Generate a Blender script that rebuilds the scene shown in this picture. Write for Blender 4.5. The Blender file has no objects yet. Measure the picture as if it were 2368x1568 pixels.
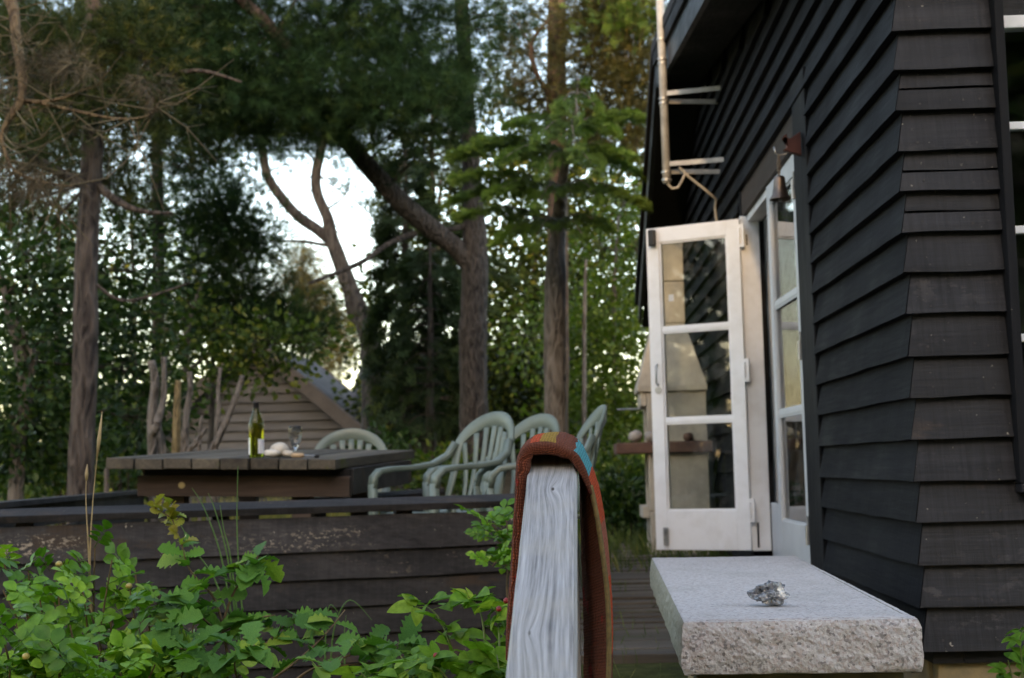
import bpy, bmesh, math, random
import numpy as np
from mathutils import Vector, Matrix, noise as mnoise

random.seed(7); rng = np.random.default_rng(7)
S = bpy.context.scene

# ------------------------------------------------------------------ camera
F = 1450.0                                   # focal length in pixels of a 1024 px wide frame
RHO = .0245; TH = math.atan(127.1 / F); PS = math.atan(49.4 / F * math.cos(TH)); CZ = .72
fw = Vector((-math.sin(PS) * math.cos(TH), math.cos(PS) * math.cos(TH), math.sin(TH)))
r0 = Vector((math.cos(PS), math.sin(PS), 0)); u0 = r0.cross(fw)
RX = math.cos(RHO) * r0 - math.sin(RHO) * u0
UX = math.cos(RHO) * u0 + math.sin(RHO) * r0
C0 = Vector((0, 0, CZ))
cam = bpy.data.cameras.new("camera"); camo = bpy.data.objects.new("camera", cam)
S.collection.objects.link(camo); S.camera = camo
camo.matrix_world = Matrix(((RX.x, UX.x, -fw.x, 0), (RX.y, UX.y, -fw.y, 0), (RX.z, UX.z, -fw.z, CZ), (0, 0, 0, 1)))
cam.sensor_width = 23.5; cam.lens = F * 23.5 / 1024; cam.clip_start = .05; cam.clip_end = 3000
cam.dof.use_dof = True; cam.dof.focus_distance = 2.95; cam.dof.aperture_fstop = 4.2; cam.dof.aperture_blades = 7

# ------------------------------------------------------------------ world and sun
SUN_L = Vector((.125, .955, -.275)).normalized()          # direction the sunlight travels
W = bpy.data.worlds.new("World"); S.world = W; W.use_nodes = True
wn = W.node_tree.nodes; wl = W.node_tree.links
sky = wn.new("ShaderNodeTexSky"); sky.sky_type = 'NISHITA'; sky.sun_disc = False
sky.sun_elevation = math.radians(16); sky.sun_rotation = math.radians(187)
sky.air_density = 1.0; sky.dust_density = 1.5; sky.ozone_density = 1.0
bg = wn["Background"]; bg.inputs[1].default_value = .15
wl.new(sky.outputs[0], bg.inputs[0])
sun = bpy.data.lights.new("sun", 'SUN'); sun.energy = .6; sun.angle = math.radians(1.4); sun.color = (1, .72, .42)
suno = bpy.data.objects.new("sun", sun); S.collection.objects.link(suno)
suno.rotation_euler = (-SUN_L).to_track_quat('Z', 'Y').to_euler()

S.view_settings.view_transform = 'Standard'; S.view_settings.look = 'None'
S.view_settings.exposure = 2.3; S.view_settings.use_white_balance = True; S.view_settings.white_balance_temperature = 8000; S.view_settings.white_balance_tint = 14; S.view_settings.gamma = 1.0; S.view_settings.use_curve_mapping = False
S.cycles.max_bounces = 10; S.cycles.transparent_max_bounces = 16; S.cycles.caustics_reflective = False
S.cycles.caustics_refractive = False; S.cycles.use_denoising = True; S.cycles.sample_clamp_indirect = 4

# ------------------------------------------------------------------ helpers
def ray(x, y): return fw + (x - 512) / F * RX - (y - 339) / F * UX
def at(x, y, Y): d = ray(x, y); return C0 + d * (Y / d.y)
def onz(x, y, z): d = ray(x, y); return C0 + d * ((z - CZ) / d.z)
def onx(x, y, X): d = ray(x, y); return C0 + d * (X / d.x)
def D(x, y, Y): return at(x / 2.3125, y / 2.3125, Y)       # from coordinates on the 2368 px view

WO = {}
def tag(o, label=None, cat=None, group=None, kind=None):
    if label: o["label"] = label
    if cat: o["category"] = cat
    if group: o["group"] = group
    if kind: o["kind"] = kind
    return o
def empty(name, loc=(0, 0, 0), label=None, cat=None, group=None):
    o = bpy.data.objects.new(name, None); S.collection.objects.link(o); o.location = loc
    o.empty_display_size = .1
    WO[o] = Vector(loc); return tag(o, label, cat, group)

class MB:
    def __init__(s): s.v = []; s.f = []
    def add(s, vs, fs):
        n = len(s.v); s.v += [tuple(p) for p in vs]; s.f += [tuple(i + n for i in f) for f in fs]; return s
    def box(s, x0, x1, y0, y1, z0, z1):
        return s.add([(x0,y0,z0),(x1,y0,z0),(x1,y1,z0),(x0,y1,z0),(x0,y0,z1),(x1,y0,z1),(x1,y1,z1),(x0,y1,z1)],
                     [(0,3,2,1),(4,5,6,7),(0,1,5,4),(1,2,6,5),(2,3,7,6),(3,0,4,7)])
    def obox(s, a, b, w, t, up=(0, 0, 1)):
        """a bar from a to b, w wide sideways, t thick along up"""
        a = Vector(a); b = Vector(b); d = (b - a).normalized(); sd = d.cross(Vector(up))
        if sd.length < 1e-4: sd = d.cross(Vector((1, 0, 0)))
        sd.normalize(); n = sd.cross(d).normalized(); sd = sd * w / 2; n = n * t / 2
        p = [a - sd - n, a + sd - n, b + sd - n, b - sd - n, a - sd + n, a + sd + n, b + sd + n, b - sd + n]
        return s.add(p, [(0,3,2,1),(4,5,6,7),(0,1,5,4),(1,2,6,5),(2,3,7,6),(3,0,4,7)])
    def tube(s, path, rad, n=8, cap=True):
        path = [Vector(p) for p in path]; m = len(path)
        if not hasattr(rad, '__len__'): rad = [rad] * m
        ref = Vector((.31, .22, .93)); vs = []; fs = []
        for i, p in enumerate(path):
            d = (path[min(i + 1, m - 1)] - path[max(i - 1, 0)])
            d = d.normalized() if d.length > 1e-9 else Vector((0, 0, 1))
            a = d.cross(ref)
            if a.length < .1: a = d.cross(Vector((1, 0, 0)))
            a.normalize(); b = d.cross(a)
            for k in range(n):
                t = 2 * math.pi * k / n
                vs.append(p + (a * math.cos(t) + b * math.sin(t)) * rad[i])
        for i in range(m - 1):
            for k in range(n):
                k2 = (k + 1) % n
                fs.append((i * n + k, i * n + k2, (i + 1) * n + k2, (i + 1) * n + k))
        if cap: fs += [tuple(range(n - 1, -1, -1)), tuple(range((m - 1) * n, m * n))]
        return s.add(vs, fs)
    def sweep(s, path, sides, w, t):
        """rounded strip: sides = sideways unit vectors, w widths, t thickness"""
        path = [Vector(p) for p in path]; m = len(path); vs = []; fs = []
        if not hasattr(w, '__len__'): w = [w] * m
        if not hasattr(sides[0], '__len__'): sides = [sides] * m
        sec = [(-.5, -.25), (-.42, -.5), (.42, -.5), (.5, -.25), (.5, .25), (.42, .5), (-.42, .5), (-.5, .25)]
        for i, p in enumerate(path):
            d = (path[min(i + 1, m - 1)] - path[max(i - 1, 0)]).normalized()
            sd = Vector(sides[i]); sd = (sd - d * sd.dot(d)).normalized(); n = sd.cross(d)
            for a, b in sec: vs.append(p + sd * a * w[i] + n * b * t)
        k = 8
        for i in range(m - 1):
            for j in range(k):
                j2 = (j + 1) % k
                fs.append((i * k + j, i * k + j2, (i + 1) * k + j2, (i + 1) * k + j))
        fs += [tuple(range(k - 1, -1, -1)), tuple(range((m - 1) * k, m * k))]
        return s.add(vs, fs)
    def lathe(s, prof, c=(0, 0, 0), n=20):
        vs = []; fs = []; m = len(prof)
        for r, z in prof:
            for k in range(n):
                t = 2 * math.pi * k / n
                vs.append((c[0] + r * math.cos(t), c[1] + r * math.sin(t), c[2] + z))
        for i in range(m - 1):
            for k in range(n):
                k2 = (k + 1) % n; fs.append((i * n + k, i * n + k2, (i + 1) * n + k2, (i + 1) * n + k))
        return s.add(vs, fs)
    def build(s, name, mat, parent=None, origin=None, smooth=False, bevel=0, sub=0):
        V = np.array(s.v, dtype=np.float64)
        o3 = Vector(origin) if origin is not None else Vector(((V[:, 0].min() + V[:, 0].max()) / 2, (V[:, 1].min() + V[:, 1].max()) / 2, V[:, 2].min()))
        me = bpy.data.meshes.new(name); me.from_pydata([tuple(p) for p in V - np.array(o3)], [], s.f)
        if bevel:
            b = bmesh.new(); b.from_mesh(me); bmesh.ops.recalc_face_normals(b, faces=b.faces)
            bmesh.ops.bevel(b, geom=list(b.edges), offset=bevel, segments=2, profile=.6, affect='EDGES', clamp_overlap=True)
            b.to_mesh(me); b.free()
        return mobj(name, me, mat, parent, o3, smooth)

def mobj(name, me, mat, parent=None, origin=(0, 0, 0), smooth=False):
    o = bpy.data.objects.new(name, me); S.collection.objects.link(o)
    if mat and not me.materials: me.materials.append(mat)
    if smooth: me.shade_smooth()
    o.location = Vector(origin) - (WO[parent] if parent else Vector())
    if parent: o.parent = parent
    WO[o] = Vector(origin); return o

def copy_tree(o, parent=None):
    c = o.copy(); S.collection.objects.link(c); c.parent = parent
    for ch in o.children: copy_tree(ch, c)
    return c

def npmesh(name, V, faces_flat, nper, tint=None):
    """fast mesh from numpy: V (n,3), faces_flat (m,nper)"""
    me = bpy.data.meshes.new(name); n = len(V); m = len(faces_flat)
    me.vertices.add(n); me.vertices.foreach_set("co", np.asarray(V, dtype=np.float32).ravel())
    me.loops.add(m * nper); me.loops.foreach_set("vertex_index", np.asarray(faces_flat, dtype=np.int32).ravel())
    me.polygons.add(m); me.polygons.foreach_set("loop_start", np.arange(0, m * nper, nper, dtype=np.int32))
    if tint is not None:
        a = me.attributes.new("tint", 'FLOAT', 'POINT'); a.data.foreach_set("value", np.asarray(tint, dtype=np.float32))
    me.update(calc_edges=True); return me

# ------------------------------------------------------------------ materials
def new_mat(name):
    m = bpy.data.materials.new(name); m.use_nodes = True
    return m, m.node_tree.nodes, m.node_tree.links, m.node_tree.nodes["Principled BSDF"]
def ramp(n, l, fac, stops, interp='LINEAR'):
    r = n.new("ShaderNodeValToRGB"); r.color_ramp.interpolation = interp
    e = r.color_ramp.elements
    while len(e) < len(stops): e.new(.5)
    for i, (p, c) in enumerate(stops): e[i].position = p; e[i].color = (*c, 1)
    l.new(fac, r.inputs[0]); return r
def coords(n, l, stretch=(1, 1, 1), kind='Object', rand=True, warp=0):
    tc = n.new("ShaderNodeTexCoord"); mp = n.new("ShaderNodeMapping"); mp.inputs['Scale'].default_value = stretch
    l.new(tc.outputs[kind], mp.inputs[0]); out = mp.outputs[0]
    if rand:
        oi = n.new("ShaderNodeObjectInfo"); mu = n.new("ShaderNodeVectorMath"); mu.operation = 'MULTIPLY_ADD'
        co = n.new("ShaderNodeCombineXYZ")
        for i in range(3): l.new(oi.outputs['Random'], co.inputs[i])
        mu.inputs[1].default_value = (37, 53, 71); l.new(co.outputs[0], mu.inputs[0]); l.new(out, mu.inputs[2]); out = mu.outputs[0]
    return out
def nz(n, l, vec, scale, detail=5, rough=.55, dist=0):
    t = n.new("ShaderNodeTexNoise"); t.inputs['Scale'].default_value = scale; t.inputs['Detail'].default_value = detail
    t.inputs['Roughness'].default_value = rough; t.inputs['Distortion'].default_value = dist; l.new(vec, t.inputs['Vector']); return t.outputs[0]
def mixc(n, l, fac, a, b, mode='MIX'):
    m = n.new("ShaderNodeMix"); m.data_type = 'RGBA'; m.blend_type = mode
    for sock, v in ((m.inputs[0], fac), (m.inputs[6], a), (m.inputs[7], b)):
        if hasattr(v, 'links'): l.new(v, sock)
        elif isinstance(v, (int, float)): sock.default_value = v
        else: sock.default_value = (*v, 1)
    return m.outputs[2]
def mth(n, l, op, a, b=0, c=0):
    m = n.new("ShaderNodeMath"); m.operation = op
    for i, v in enumerate((a, b, c)):
        if hasattr(v, 'links'): l.new(v, m.inputs[i])
        else: m.inputs[i].default_value = v
    return m.outputs[0]
def bumpn(n, l, bs, h, strength=.5, dist=.01, prev=None):
    b = n.new("ShaderNodeBump"); b.inputs['Strength'].default_value = strength; b.inputs['Distance'].default_value = dist
    l.new(h, b.inputs['Height'])
    if prev: l.new(prev, b.inputs['Normal'])
    l.new(b.outputs[0], bs.inputs['Normal']); return b.outputs[0]

def wood(name, cols, axis='x', scale=3., rough=.7, bump=.4, dist=.004, worn=None, worn_amt=.62, worn_scale=5, fleck=None, spec=.3, vary=.25, fine=1., saw=0, flake=None):
    """grain runs along axis"""
    m, n, l, b = new_mat(name); st = {'x': (.06, 1, 1), 'y': (1, .06, 1), 'z': (1, 1, .06)}[axis]
    v = coords(n, l, st); big = nz(n, l, v, scale * 3, 4, .6, .6); gr = nz(n, l, v, scale * 26 * fine, 4, .65)
    v2 = coords(n, l, (1, 1, 1)); pat = nz(n, l, v2, 2.2, 3)
    f = mth(n, l, 'ADD', mth(n, l, 'MULTIPLY', big, .55), mth(n, l, 'MULTIPLY', gr, .45))
    k = len(cols) - 1
    c = ramp(n, l, f, [(.33 + .34 * i / k, cols[i]) for i in range(k + 1)]).outputs[0]
    oi = n.new("ShaderNodeObjectInfo")
    f2 = mth(n, l, 'ADD', mth(n, l, 'MULTIPLY', oi.outputs['Random'], vary * 2), mth(n, l, 'ADD', mth(n, l, 'MULTIPLY', pat, .6), .7 - vary))
    c = mixc(n, l, 1., c, f2, 'MULTIPLY')
    if worn:
        wv = coords(n, l, tuple(.3 if s < 1 else 1 for s in st)); wn_ = nz(n, l, wv, worn_scale, 8, .7)
        c = mixc(n, l, ramp(n, l, wn_, [(worn_amt, (0, 0, 0)), (worn_amt + .07, (1, 1, 1))]).outputs[0], c, worn)
    if fleck:
        fv = coords(n, l, (1, 1, 1)); fn = nz(n, l, fv, fleck[1], 4, .6)
        c = mixc(n, l, ramp(n, l, fn, [(fleck[2], (0, 0, 0)), (fleck[2] + .05, (1, 1, 1))]).outputs[0], c, fleck[0])
    if flake:      # paint flaked off in drawn-out, speckled patches
        fv = coords(n, l, tuple(.22 if s < 1 else 1 for s in st)); fv2 = coords(n, l, tuple(.5 if s < 1 else 1 for s in st))
        k1 = ramp(n, l, nz(n, l, fv, flake[1], 5, .6), [(flake[2], (0, 0, 0)), (flake[2] + .12, (1, 1, 1))]).outputs[0]
        k2 = ramp(n, l, nz(n, l, fv2, flake[3], 4, .7), [(.545, (0, 0, 0)), (.6, (1, 1, 1))]).outputs[0]
        k1 = mixc(n, l, 1., k1, k2, 'MULTIPLY')
        if len(flake) > 4:      # rain wears the board along one band
            tcz = n.new("ShaderNodeTexCoord"); spz = n.new("ShaderNodeSeparateXYZ"); l.new(tcz.outputs['Object'], spz.inputs[0])
            zz = mth(n, l, 'ADD', spz.outputs[2], mth(n, l, 'MULTIPLY', mth(n, l, 'SUBTRACT', pat, .5), .12))
            dz_ = mth(n, l, 'DIVIDE', mth(n, l, 'ABSOLUTE', mth(n, l, 'SUBTRACT', zz, flake[4][0])), flake[4][1])
            k1 = mixc(n, l, 1., k1, ramp(n, l, dz_, [(.35, (1, 1, 1)), (.8, (0, 0, 0))]).outputs[0], 'MULTIPLY')
        c = mixc(n, l, k1, c, flake[0])
    if saw:        # faint saw marks across the grain
        ax_ = {'x': (1, .05, .05), 'y': (.05, 1, .05), 'z': (.05, .05, 1)}[axis]; sw = nz(n, l, coords(n, l, ax_), 70, 3, .7)
        c = mixc(n, l, 1., c, ramp(n, l, sw, [(.35, (1 - saw,) * 3), (.65, (1 + saw,) * 3)]).outputs[0], 'MULTIPLY'); f = mth(n, l, 'ADD', f, mth(n, l, 'MULTIPLY', sw, .35))
    l.new(c, b.inputs['Base Color']); b.inputs['Specular IOR Level'].default_value = spec
    l.new(ramp(n, l, mth(n, l, 'ADD', mth(n, l, 'MULTIPLY', pat, .5), mth(n, l, 'MULTIPLY', gr, .5)), [(.35, (max(rough - .15, 0),) * 3), (.65, (min(rough + .12, 1),) * 3)]).outputs[0], b.inputs['Roughness'])
    bumpn(n, l, b, f, bump, dist); return m

def plain(name, c1, c2=None, scale=8, rough=.6, bump=0, dist=.004, spec=.4, metal=0, detail=5, lo=.35, hi=.65, bscale=None):
    m, n, l, b = new_mat(name); v = coords(n, l); f = nz(n, l, v, scale, detail, .6)
    c2 = c2 or tuple(x * .75 for x in c1)
    l.new(ramp(n, l, f, [(lo, c2), (hi, c1)]).outputs[0], b.inputs['Base Color'])
    b.inputs['Roughness'].default_value = rough; b.inputs['Specular IOR Level'].default_value = spec; b.inputs['Metallic'].default_value = metal
    if bump: bumpn(n, l, b, nz(n, l, v, bscale, detail, .6) if bscale else f, bump, dist)
    return m

def leafmat(name, c1, c2, c3=None, rough=.45, trans=.25, spec=.4, rand_obj=False, vein=False):
    m, n, l, b = new_mat(name)
    if rand_obj: oi = n.new("ShaderNodeObjectInfo"); f = oi.outputs['Random']
    else:
        a = n.new("ShaderNodeAttribute"); a.attribute_name = "tint"; f = a.outputs['Fac']
    st = [(0, c1), (.75, c2)] + ([(1, c3)] if c3 else [])
    c = ramp(n, l, f, st).outputs[0]
    if rand_obj:
        v = coords(n, l); c = mixc(n, l, 1., c, ramp(n, l, nz(n, l, v, 40, 3), [(.3, (.6, .68, .55)), (.7, (1.2, 1.15, 1.15))]).outputs[0], 'MULTIPLY')
        bumpn(n, l, b, nz(n, l, v, 90, 3), .35, .004)
    l.new(c, b.inputs['Base Color']); b.inputs['Roughness'].default_value = rough; b.inputs['Specular IOR Level'].default_value = spec
    t = n.new("ShaderNodeBsdfTranslucent"); mx = n.new("ShaderNodeMixShader"); mx.inputs[0].default_value = trans
    l.new(mixc(n, l, 1., c, (1.0, 1.25, .6), 'MULTIPLY'), t.inputs[0])
    l.new(b.outputs[0], mx.inputs[1]); l.new(t.outputs[0], mx.inputs[2]); l.new(mx.outputs[0], n["Material Output"].inputs[0])
    return m

def bark(name, c1, c2, c3, scale=6, bump=.9, red_from=None):
    m, n, l, b = new_mat(name); v = coords(n, l, (1, 1, .22), rand=False)
    vo = n.new("ShaderNodeTexVoronoi"); vo.inputs['Scale'].default_value = scale * 3.0; vo.feature = 'F1'
    dv = n.new("ShaderNodeVectorMath"); dv.operation = 'ADD'; tn = n.new("ShaderNodeTexNoise"); tn.inputs['Scale'].default_value = scale * 1.4; tn.inputs['Detail'].default_value = 4
    l.new(v, tn.inputs[0]); sc = n.new("ShaderNodeVectorMath"); sc.operation = 'SCALE'; sc.inputs['Scale'].default_value = .25
    l.new(tn.outputs[1], sc.inputs[0]); l.new(v, dv.inputs[0]); l.new(sc.outputs[0], dv.inputs[1]); l.new(dv.outputs[0], vo.inputs['Vector'])
    v2 = coords(n, l, (1, 1, .5), rand=False); big = nz(n, l, v2, 2.5, 5, .65)
    f = mth(n, l, 'ADD', mth(n, l, 'MULTIPLY', vo.outputs['Distance'], .8), mth(n, l, 'MULTIPLY', big, .35))
    c = ramp(n, l, f, [(.2, c3), (.45, c2), (.75, c1)]).outputs[0]
    if red_from:   # older bark peels to red-brown towards the top of a pine
        g = n.new("ShaderNodeNewGeometry"); sp = n.new("ShaderNodeSeparateXYZ"); l.new(g.outputs['Position'], sp.inputs[0])
        k = n.new("ShaderNodeMapRange"); k.inputs[1].default_value = red_from[0]; k.inputs[2].default_value = red_from[1]
        l.new(mth(n, l, 'ADD', sp.outputs[2], mth(n, l, 'MULTIPLY', big, 1.2)), k.inputs[0])
        c = mixc(n, l, k.outputs[0], c, mixc(n, l, f, (.075, .038, .024), (.2, .1, .058)))
    l.new(c, b.inputs['Base Color']); b.inputs['Roughness'].default_value = .85; b.inputs['Specular IOR Level'].default_value = .2
    bumpn(n, l, b, f, bump, .05); return m

def glassmat(name, tint=(1, 1, 1), dirt=0.):
    m, n, l, b = new_mat(name); n.remove(b)
    t = n.new("ShaderNodeBsdfTransparent"); t.inputs[0].default_value = (*tint, 1)
    g = n.new("ShaderNodeBsdfGlossy"); g.inputs['Roughness'].default_value = .02
    fr = n.new("ShaderNodeFresnel"); fr.inputs[0].default_value = 1.52
    mx = n.new("ShaderNodeMixShader"); l.new(mth(n, l, 'MULTIPLY', fr.outputs[0], 1.15), mx.inputs[0]); l.new(t.outputs[0], mx.inputs[1]); l.new(g.outputs[0], mx.inputs[2])
    out = mx.outputs[0]
    if dirt:
        v = coords(n, l); f = ramp(n, l, nz(n, l, v, 7, 6, .7), [(.5, (0, 0, 0)), (.75, (dirt, dirt, dirt))]).outputs[0]
        d = n.new("ShaderNodeBsdfDiffuse"); d.inputs[0].default_value = (.75, .75, .75, 1)
        m2 = n.new("ShaderNodeMixShader"); l.new(f, m2.inputs[0]); l.new(out, m2.inputs[1]); l.new(d.outputs[0], m2.inputs[2]); out = m2.outputs[0]
    l.new(out, n["Material Output"].inputs[0]); return m

M = {}
BLK = [(.006, .0063, .0078), (.0105, .0108, .0128), (.018, .018, .0205)]
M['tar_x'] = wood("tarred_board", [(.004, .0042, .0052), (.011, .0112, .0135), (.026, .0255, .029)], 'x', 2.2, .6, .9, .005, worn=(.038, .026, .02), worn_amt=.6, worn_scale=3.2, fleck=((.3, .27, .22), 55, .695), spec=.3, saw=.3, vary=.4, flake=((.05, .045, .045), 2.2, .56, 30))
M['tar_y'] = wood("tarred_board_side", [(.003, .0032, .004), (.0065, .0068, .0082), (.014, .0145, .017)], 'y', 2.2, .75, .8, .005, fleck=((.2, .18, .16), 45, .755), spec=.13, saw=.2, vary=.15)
M['tar_z'] = wood("tarred_casing", [(.004, .0042, .0052), (.008, .0083, .010), (.017, .017, .02)], 'z', 2.2, .7, .6, .004, fleck=((.3, .27, .22), 60, .74), spec=.18)
M['fence'] = wood("worn_tarred_board", [(.016, .0145, .015), (.036, .0335, .034), (.068, .062, .061)], 'x', 2.4, .8, .8, .005, worn=(.055, .04, .03), worn_amt=.55, worn_scale=5, fleck=((.42, .37, .3), 30, .67), spec=.2, flake=((.34, .28, .215), 2.4, .44, 80, (.045, .065)), saw=.12)
M['fence_clean'] = wood("tarred_fence_board", [(.014, .013, .0135), (.031, .029, .029), (.057, .052, .051)], 'x', 2.4, .8, .8, .005, worn=(.055, .04, .03), worn_amt=.56, worn_scale=5, fleck=((.4, .34, .27), 40, .71), spec=.2, saw=.12, flake=((.2, .16, .12), 3, .6, 42))
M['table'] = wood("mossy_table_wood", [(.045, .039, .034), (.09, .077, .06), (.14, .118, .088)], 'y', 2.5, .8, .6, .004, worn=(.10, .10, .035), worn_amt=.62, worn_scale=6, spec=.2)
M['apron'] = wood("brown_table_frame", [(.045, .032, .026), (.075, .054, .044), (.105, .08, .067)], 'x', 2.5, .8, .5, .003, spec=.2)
M['deck'] = wood("weathered_deck", [(.055, .045, .036), (.1, .083, .065), (.15, .125, .1)], 'x', 2.2, .85, .6, .005, worn=(.055, .06, .025), worn_amt=.58, worn_scale=3, spec=.2)
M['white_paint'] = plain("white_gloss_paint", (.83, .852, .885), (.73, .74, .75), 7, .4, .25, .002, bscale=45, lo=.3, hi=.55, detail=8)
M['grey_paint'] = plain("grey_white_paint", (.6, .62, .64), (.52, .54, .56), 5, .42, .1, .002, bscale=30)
M['metal'] = plain("galvanised_steel", (.5, .5, .5), (.35, .36, .37), 20, .4, .1, .001, metal=.8)
M['cream_metal'] = plain("weathered_cream_metal", (.6, .59, .55), (.4, .39, .37), 12, .5, .15, .001)
M['black'] = plain("black_plastic", (.015, .015, .017), None, 20, .4)
M['dark_room'] = plain("dark_room", (.03, .028, .026), None, 4, .8)
M['roof'] = plain("black_roof_felt", (.02, .02, .022), None, 9, .85, .4, .004)
M['soffit'] = wood("black_soffit", [(.006, .006, .008), (.01, .0105, .012), (.015, .015, .018)], 'y', 2, .7, .4, .003, spec=.25)
M['barge'] = wood("blue_black_barge", [(.014, .017, .024), (.021, .025, .034), (.028, .032, .042)], 'y', 2, .45, .3, .003, spec=.45)
M['lintel'] = wood("bare_brown_lintel", [(.035, .025, .02), (.06, .042, .033), (.085, .062, .048)], 'y', 2.5, .8, .5, .004)
M['pane'] = glassmat("window_glass", (.93, .96, .95), .10)
M['pane2'] = glassmat("front_window_glass", (.9, .93, .92), .02)
M['concrete'] = plain("weathered_concrete", (.54, .48, .39), (.34, .31, .26), 5, .85, .35, .004, bscale=60, detail=8)
M['firebrick'] = plain("red_brick_shelf", (.16, .085, .06), (.09, .05, .04), 12, .85, .5, .006)
M['soot_and_shade'] = plain("soot_and_shade_black", (.012, .011, .011), None, 5, .9)  # soot in the fireplace, and the painted shade strip under the table
M['plastic'] = plain("green_plastic", (.165, .205, .175), (.125, .16, .135), 5, .38, .05, .001, spec=.5)
M['bell'] = plain("old_bronze", (.24, .18, .145), (.12, .095, .08), 14, .38, .3, .002, metal=.85)
M['bracket'] = plain("red_brown_wood", (.16, .055, .04), (.09, .03, .025), 20, .7, .3, .002)
M['rope'] = plain("hemp_rope", (.25, .21, .17), (.14, .12, .1), 60, .9, .6, .002)

# ------------------------------------------------------------------ ground
def ground_z(x, y):
    fy = 6.25 + .35 * (x + .1) / 2.1 * .9                       # line of the terrace wall
    k = min(max((y - (fy - .05)) / .25, 0), 1); k = k * k * (3 - 2 * k)
    if x > -.35:                                                # path up the steps, sloping
        kp = min(max((y - 3.2) / 2.0, 0), 1); k2 = min((x + .35) / .3, 1); k = k * (1 - k2) + kp * k2
    base = -.38 + k * .36
    hi = .11 * min(max((y - 6.6) / 3, 0), 1)
    far = max(0, y - 16)
    return base + hi + .02 * mnoise.noise(Vector((x * .7, y * .7, 0))) + .25 * mnoise.noise(Vector((x * .05, y * .05, 4))) * min(far / 20, 1) - .006 * min(far, 200)
def axis_pts(a, b, c, d, fine, coarse):
    L = list(np.arange(b, c, fine)); x = b; L1 = []
    st = coarse
    while x > a: x -= st; st *= 1.35; L1.append(x)
    x = c; st = coarse; L2 = []
    while x < d: L2.append(x); x += st; st *= 1.35
    return L1[::-1] + L + L2
gx = axis_pts(-900, -7, 3, 900, .12, .3); gy = axis_pts(-300, 2, 14, 1500, .12, .3)
mb = MB(); nx = len(gx)
mb.v = [(x, y, ground_z(x, y)) for y in gy for x in gx]
mb.f = [(j * nx + i, j * nx + i + 1, (j + 1) * nx + i + 1, (j + 1) * nx + i) for j in range(len(gy) - 1) for i in range(nx - 1)]
m, n, l, b = new_mat("earth_and_moss"); v = coords(n, l, rand=False)
f = nz(n, l, v, 1.3, 8, .65); f2 = nz(n, l, v, 18, 5, .7)
c = ramp(n, l, f, [(.35, (.045, .036, .022)), (.5, (.06, .07, .022)), (.65, (.1, .1, .035))]).outputs[0]
c = mixc(n, l, 1., c, ramp(n, l, f2, [(.3, (.5, .5, .5)), (.7, (1.2, 1.15, 1.1))]).outputs[0], 'MULTIPLY')
l.new(c, b.inputs['Base Color']); b.inputs['Roughness'].default_value = .95; b.inputs['Specular IOR Level'].default_value = .1
bumpn(n, l, b, f2, .8, .03)
g = mb.build("ground", m, origin=(0, 0, 0), smooth=True); tag(g, "mossy earth and rough grass of the garden", kind="structure")

# boardwalk along the house
bw = empty("boardwalk", (.3, 5, 0)); tag(bw, "weathered plank path leading past the house door", kind="structure")
y = 4.55; i = 0
while y < 11.6:
    w = random.uniform(.125, .16); z = ground_z(.3, y) + .035 + random.uniform(-.006, .006)
    if y < 5.35: z = -.06
    x0 = -.28 + random.uniform(-.05, .05); x1 = .97 + random.uniform(-.03, .02)
    if y > 9.6: x1 = .45 + random.uniform(-.03, .02)
    MB().box(x0, x1, y, y + w, z - .04, z).build("plank", M['deck'], bw, bevel=.006)
    y += w + random.uniform(.012, .022); i += 1

# ------------------------------------------------------------------ the black house
XW, YF, YB = 1.087, 4.45, 13.2
PK = 10.3
def roof_top(y): return 3.70 - .135 * (PK - y) if y < PK else 3.70 - .42 * (y - PK)
def roof_bot(y): return roof_top(y) - .27
H = empty("wooden_house", (XW, YF, 0), "black tarred weatherboard summer house with white glazed doors", "house")
DY0, DY1, DZ0, DZ1 = 6.38, 8.33, .18, 2.27
WX0, WX1, WZ0, WZ1 = 1.375, 2.55, .52, 2.13
side = MB()
side.box(XW, XW + .09, YF, DY0, .10, 2.6); side.box(XW, XW + .09, DY1, YB, .10, 2.6); side.box(XW, XW + .09, DY0, DY1, DZ1, 2.6)
side.add([(XW, YF, 2.6), (XW, YB, 2.6), (XW, PK, 3.6), (XW + .09, YF, 2.6), (XW + .09, YB, 2.6), (XW + .09, PK, 3.6)], [(0, 2, 1), (3, 4, 5), (0, 1, 4, 3), (1, 2, 5, 4), (2, 0, 3, 5)])
sidew = side.build("side_wall", M['soffit'], H)
fr = MB(); YI = YF + .09; XF1 = 6.0
fr.box(XW + .092, WX0, YF, YI, .1, 2.85); fr.box(WX1, XF1, YF, YI, .1, 2.85); fr.box(WX0, WX1, YF, YI, .1, WZ0); fr.box(WX0, WX1, YF, YI, WZ1, 2.85)
frontw = fr.build("front_wall", M['soffit'], H)
bk = MB(); bk.box(XW + .092, XF1, YB - .09, YB, .1, 2.5); bk.box(XF1 - .09, XF1, YI + .002, YB - .092, .1, 2.5)
bk.box(XW + .095, XF1 - .095, YI + .004, YB - .095, .08, .16)
bk.build("back_wall", M['dark_room'], H)
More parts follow.
